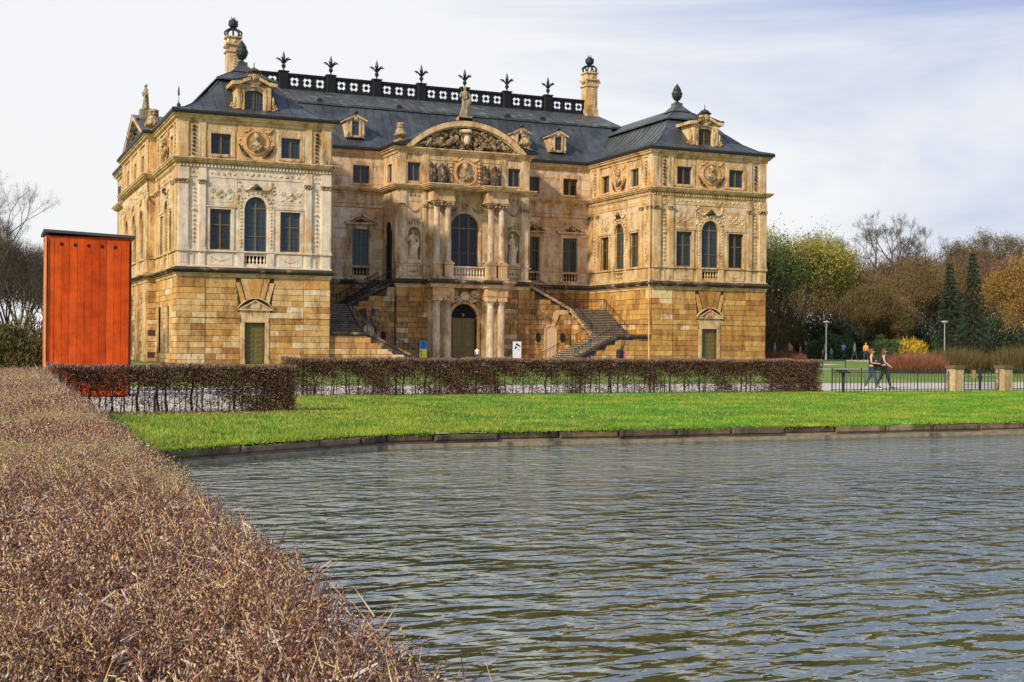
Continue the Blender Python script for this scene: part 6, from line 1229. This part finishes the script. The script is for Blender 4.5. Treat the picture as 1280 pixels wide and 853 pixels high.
    for l in L_: a, b = Vector(l[4][:3]), Vector(l[6][:3]); c = (a + b) / 2; q.blob(c.x, c.y, c.z - .03, .048, .13, .045, True)
    q.build('shoes', cm(shoes, 'shoe'), e, smooth=True)
    q = MB(); hx, hy, hz = body[6][:3]; q.blob(hx, hy + .03, hz + .055, .098, .10, .095, True); q.blob(hx, hy + .055, hz - .01, .088, .075, .11, True)
    if longhair: q.blob(hx, hy + .09, hz - .13, .10, .055, .18, True, j=.08); q.blob(hx - .07, hy + .03, hz - .1, .04, .05, .12, True); q.blob(hx + .07, hy + .03, hz - .1, .04, .05, .12, True)
    q.build('hair', cm(hair, 'hair'), e, smooth=True)
    if detail:
        q = MB(); q.blob(hx, hy - .092, hz + .0, .014, .022, .022); q.build('nose', sk, e)
        q = MB(); q.blob(hx - .032, hy - .082, hz + .02, .013, .008, .008); q.blob(hx + .032, hy - .082, hz + .02, .013, .008, .008); q.build('eyes', cm((.03, .02, .02), 'eye'), e)
        q = MB(); q.blob(hx, hy - .084, hz - .045, .024, .008, .008); q.build('mouth', cm((.4, .12, .1), 'lips'), e)
        q = MB(); q.blob(hx - .09, hy, hz, .012, .02, .028); q.blob(hx + .09, hy, hz, .012, .02, .028); q.build('ears', sk, e)
    return e
def facing(dx, dy): return math.atan2(dx, -dy)
# the two women walking along the path
w1 = person(18.15, -58.6, facing(.75, -.75), 'woman in black t-shirt and blue jeans walking behind the fence holding a dark jacket', 1.58, (.012, .012, .014), (.035, .07, .13), (.13, .07, .035), stride=.24, arms=((.1, 1.45), (-.1, 1.35)), sleeves=.2, detail=True, shoes=(.5, .5, .5), group='women walking along the gravel path')
w2 = person(19.25, -58.0, facing(.75, -.75), 'long haired woman in black top and dark trousers walking on the right behind the fence', 1.60, (.012, .012, .014), (.02, .025, .04), (.11, .035, .02), stride=-.26, arms=((.25, .9), (-.35, .9)), sleeves=.2, detail=True, shoes=(.03, .02, .02), longhair=True, group='women walking along the gravel path')
q = MB(Fr((18.40, -58.72, .98), (.9, -.4, 0), (.4, .9, 0))); q.blob(0, 0, .05, .13, .10, .17, True, j=.1); q.blob(.02, 0, -.12, .10, .08, .12, True, j=.1); j_ = q.build('jacket', cm((.012, .012, .016), 'jacket')); tag(j_, 'black bundled jacket carried over the arm of the woman in jeans', 'jacket')
q = MB(Fr((19.0, -57.85, .72), (.9, -.4, 0), (.4, .9, 0))); q.bev(-.13, .13, -.07, .07, 0, .26, .03); q.bev(-.13, .13, .0701, -.07, 0, .26, .03) if 0 else None; q.bar(q.F(-.1, 0, .26), q.F(-.02, 0, .66), .012); q.bar(q.F(.1, 0, .26), q.F(-.02, 0, .66), .012); j_ = q.build('shoulder_bag', cm((.02, .02, .025), 'bag')); tag(j_, 'dark shoulder bag hanging at the side of the long haired woman', 'bag')
# behind the long hedge
wb = person(16.9, -40, facing(1, -.1), 'dark haired woman in pink walking behind the long hedge with a black backpack', 1.62, (.65, .09, .18), (.03, .03, .05), (.05, .025, .018), stride=.2, sleeves=.9, longhair=True, detail=True)
q = MB(Fr((16.72, -40.1, 1.0), (1, 0, 0), (0, -1, 0))); q.bev(-.16, .12, -.16, .16, 0, .42, .04); q.blob(-.04, 0, .42, .14, .15, .06, True); j_ = q.build('backpack', cm((.015, .015, .02), 'backpack')); tag(j_, 'black backpack on the woman walking behind the long hedge', 'backpack')
person(26.2, 4.2, facing(-.2, -1), 'child in white t-shirt with dark print standing before the palace portal', 1.42, (.75, .74, .76), (.06, .08, .14), (.10, .05, .03), sleeves=.4, stride=.02)
# far path
GP = 'people on the far park path'
far = [(66.0, 17.3, 'person in pale pink top standing behind the reddish bush at the palace corner', (.6, .38, .35), (.2, .2, .25), 1.68), (66.6, 15.4, 'person in white shirt seen between others over the reddish bush', (.65, .62, .6), (.1, .1, .14), 1.72), (64.2, 14.6, 'person in light blue jacket and jeans walking on the far path', (.25, .35, .5), (.1, .16, .3), 1.72), (65.5, 13.6, 'person in tan coat beside the one in light blue', (.45, .28, .13), (.08, .07, .09), 1.7), (65.6, 11.1, 'tall person in dark blue suit jacket striding right on the far path', (.03, .05, .11), (.02, .02, .03), 1.85), (66.0, 12.6, 'person in red and white top near the lamp', (.6, .2, .16), (.12, .1, .1), 1.5), (68.2, 11.3, 'person in grey top wearing a white cap behind the group', (.35, .37, .4), (.1, .1, .12), 1.75), (67.6, 10.9, 'child in pink top right of the lamp', (.6, .25, .3), (.15, .1, .12), 1.15), (68.0, 10.0, 'child in turquoise top with white helmet', (.05, .4, .5), (.1, .1, .15), 1.2), (66.3, 12.1, 'small child in bright blue sitting low by the tall person', (.1, .3, .6), (.4, .4, .45), .95), (66.5, 4.3, 'person in black and white patterned top left of the orange one', (.12, .12, .12), (.03, .03, .04), 1.75), (67.4, 3.7, 'person in bright orange jacket beyond the walking women', (.8, .34, .03), (.04, .04, .05), 1.78)]
for i, (x, y, lb, t_, l_, h_) in enumerate(far): person(x, y, facing(random.choice((-1, 1, .6)), -.5), lb, h_, t_, l_, random.choice(((.06, .03, .02), (.25, .16, .08), (.12, .07, .04))), stride=random.choice((.0, .18, .25)), sleeves=.8, group=GP, shoes=(.1, .1, .1))
# cyclist
cx_, cy_ = 68.5, 8.7; bk_ = empty('bicycle', (cx_, cy_, gh(cx_)), facing(.55, .6), label='bicycle ridden away by the rider in bright blue', cat='bicycle')
for wy in (-.52, .52):
    q = MB()
    for i in range(16): a, b = i * math.pi / 8, (i + 1) * math.pi / 8; q.bar((0, wy + .33 * math.cos(a), .35 + .33 * math.sin(a)), (0, wy + .33 * math.cos(b), .35 + .33 * math.sin(b)), .02, n=4)
    for i in range(8): a = i * math.pi / 4; q.bar((0, wy, .35), (0, wy + .32 * math.cos(a), .35 + .32 * math.sin(a)), .003, n=3)
    q.build('wheel', M['dark'], bk_)
q = MB()
for a, b in (((0, .52, .35), (0, .18, .80)), ((0, .52, .35), (0, .05, .33)), ((0, .05, .33), (0, .18, .86)), ((0, .05, .33), (0, -.38, .78)), ((0, .16, .78), (0, -.38, .84)), ((0, -.52, .35), (0, -.38, .92)), ((-.25, -.36, 1.0), (.25, -.36, 1.0)), ((0, -.38, .9), (0, -.36, 1.0))): q.bar(a, b, .018)
q.blob(0, .2, .9, .07, .12, .03); q.build('frame', cm((.05, .05, .06), 'bicycle_paint'), bk_)
person(cx_ + .0, cy_, facing(.55, .6), 'cyclist in bright blue jacket riding on the far path', 1.72, (.03, .25, .75), (.03, .03, .05), (.06, .04, .03), pose='cycle', arms=((.9, 1.2), (.9, 1.2)), sleeves=.9, lean=.35, group=None, z=gh(cx_) + .06)
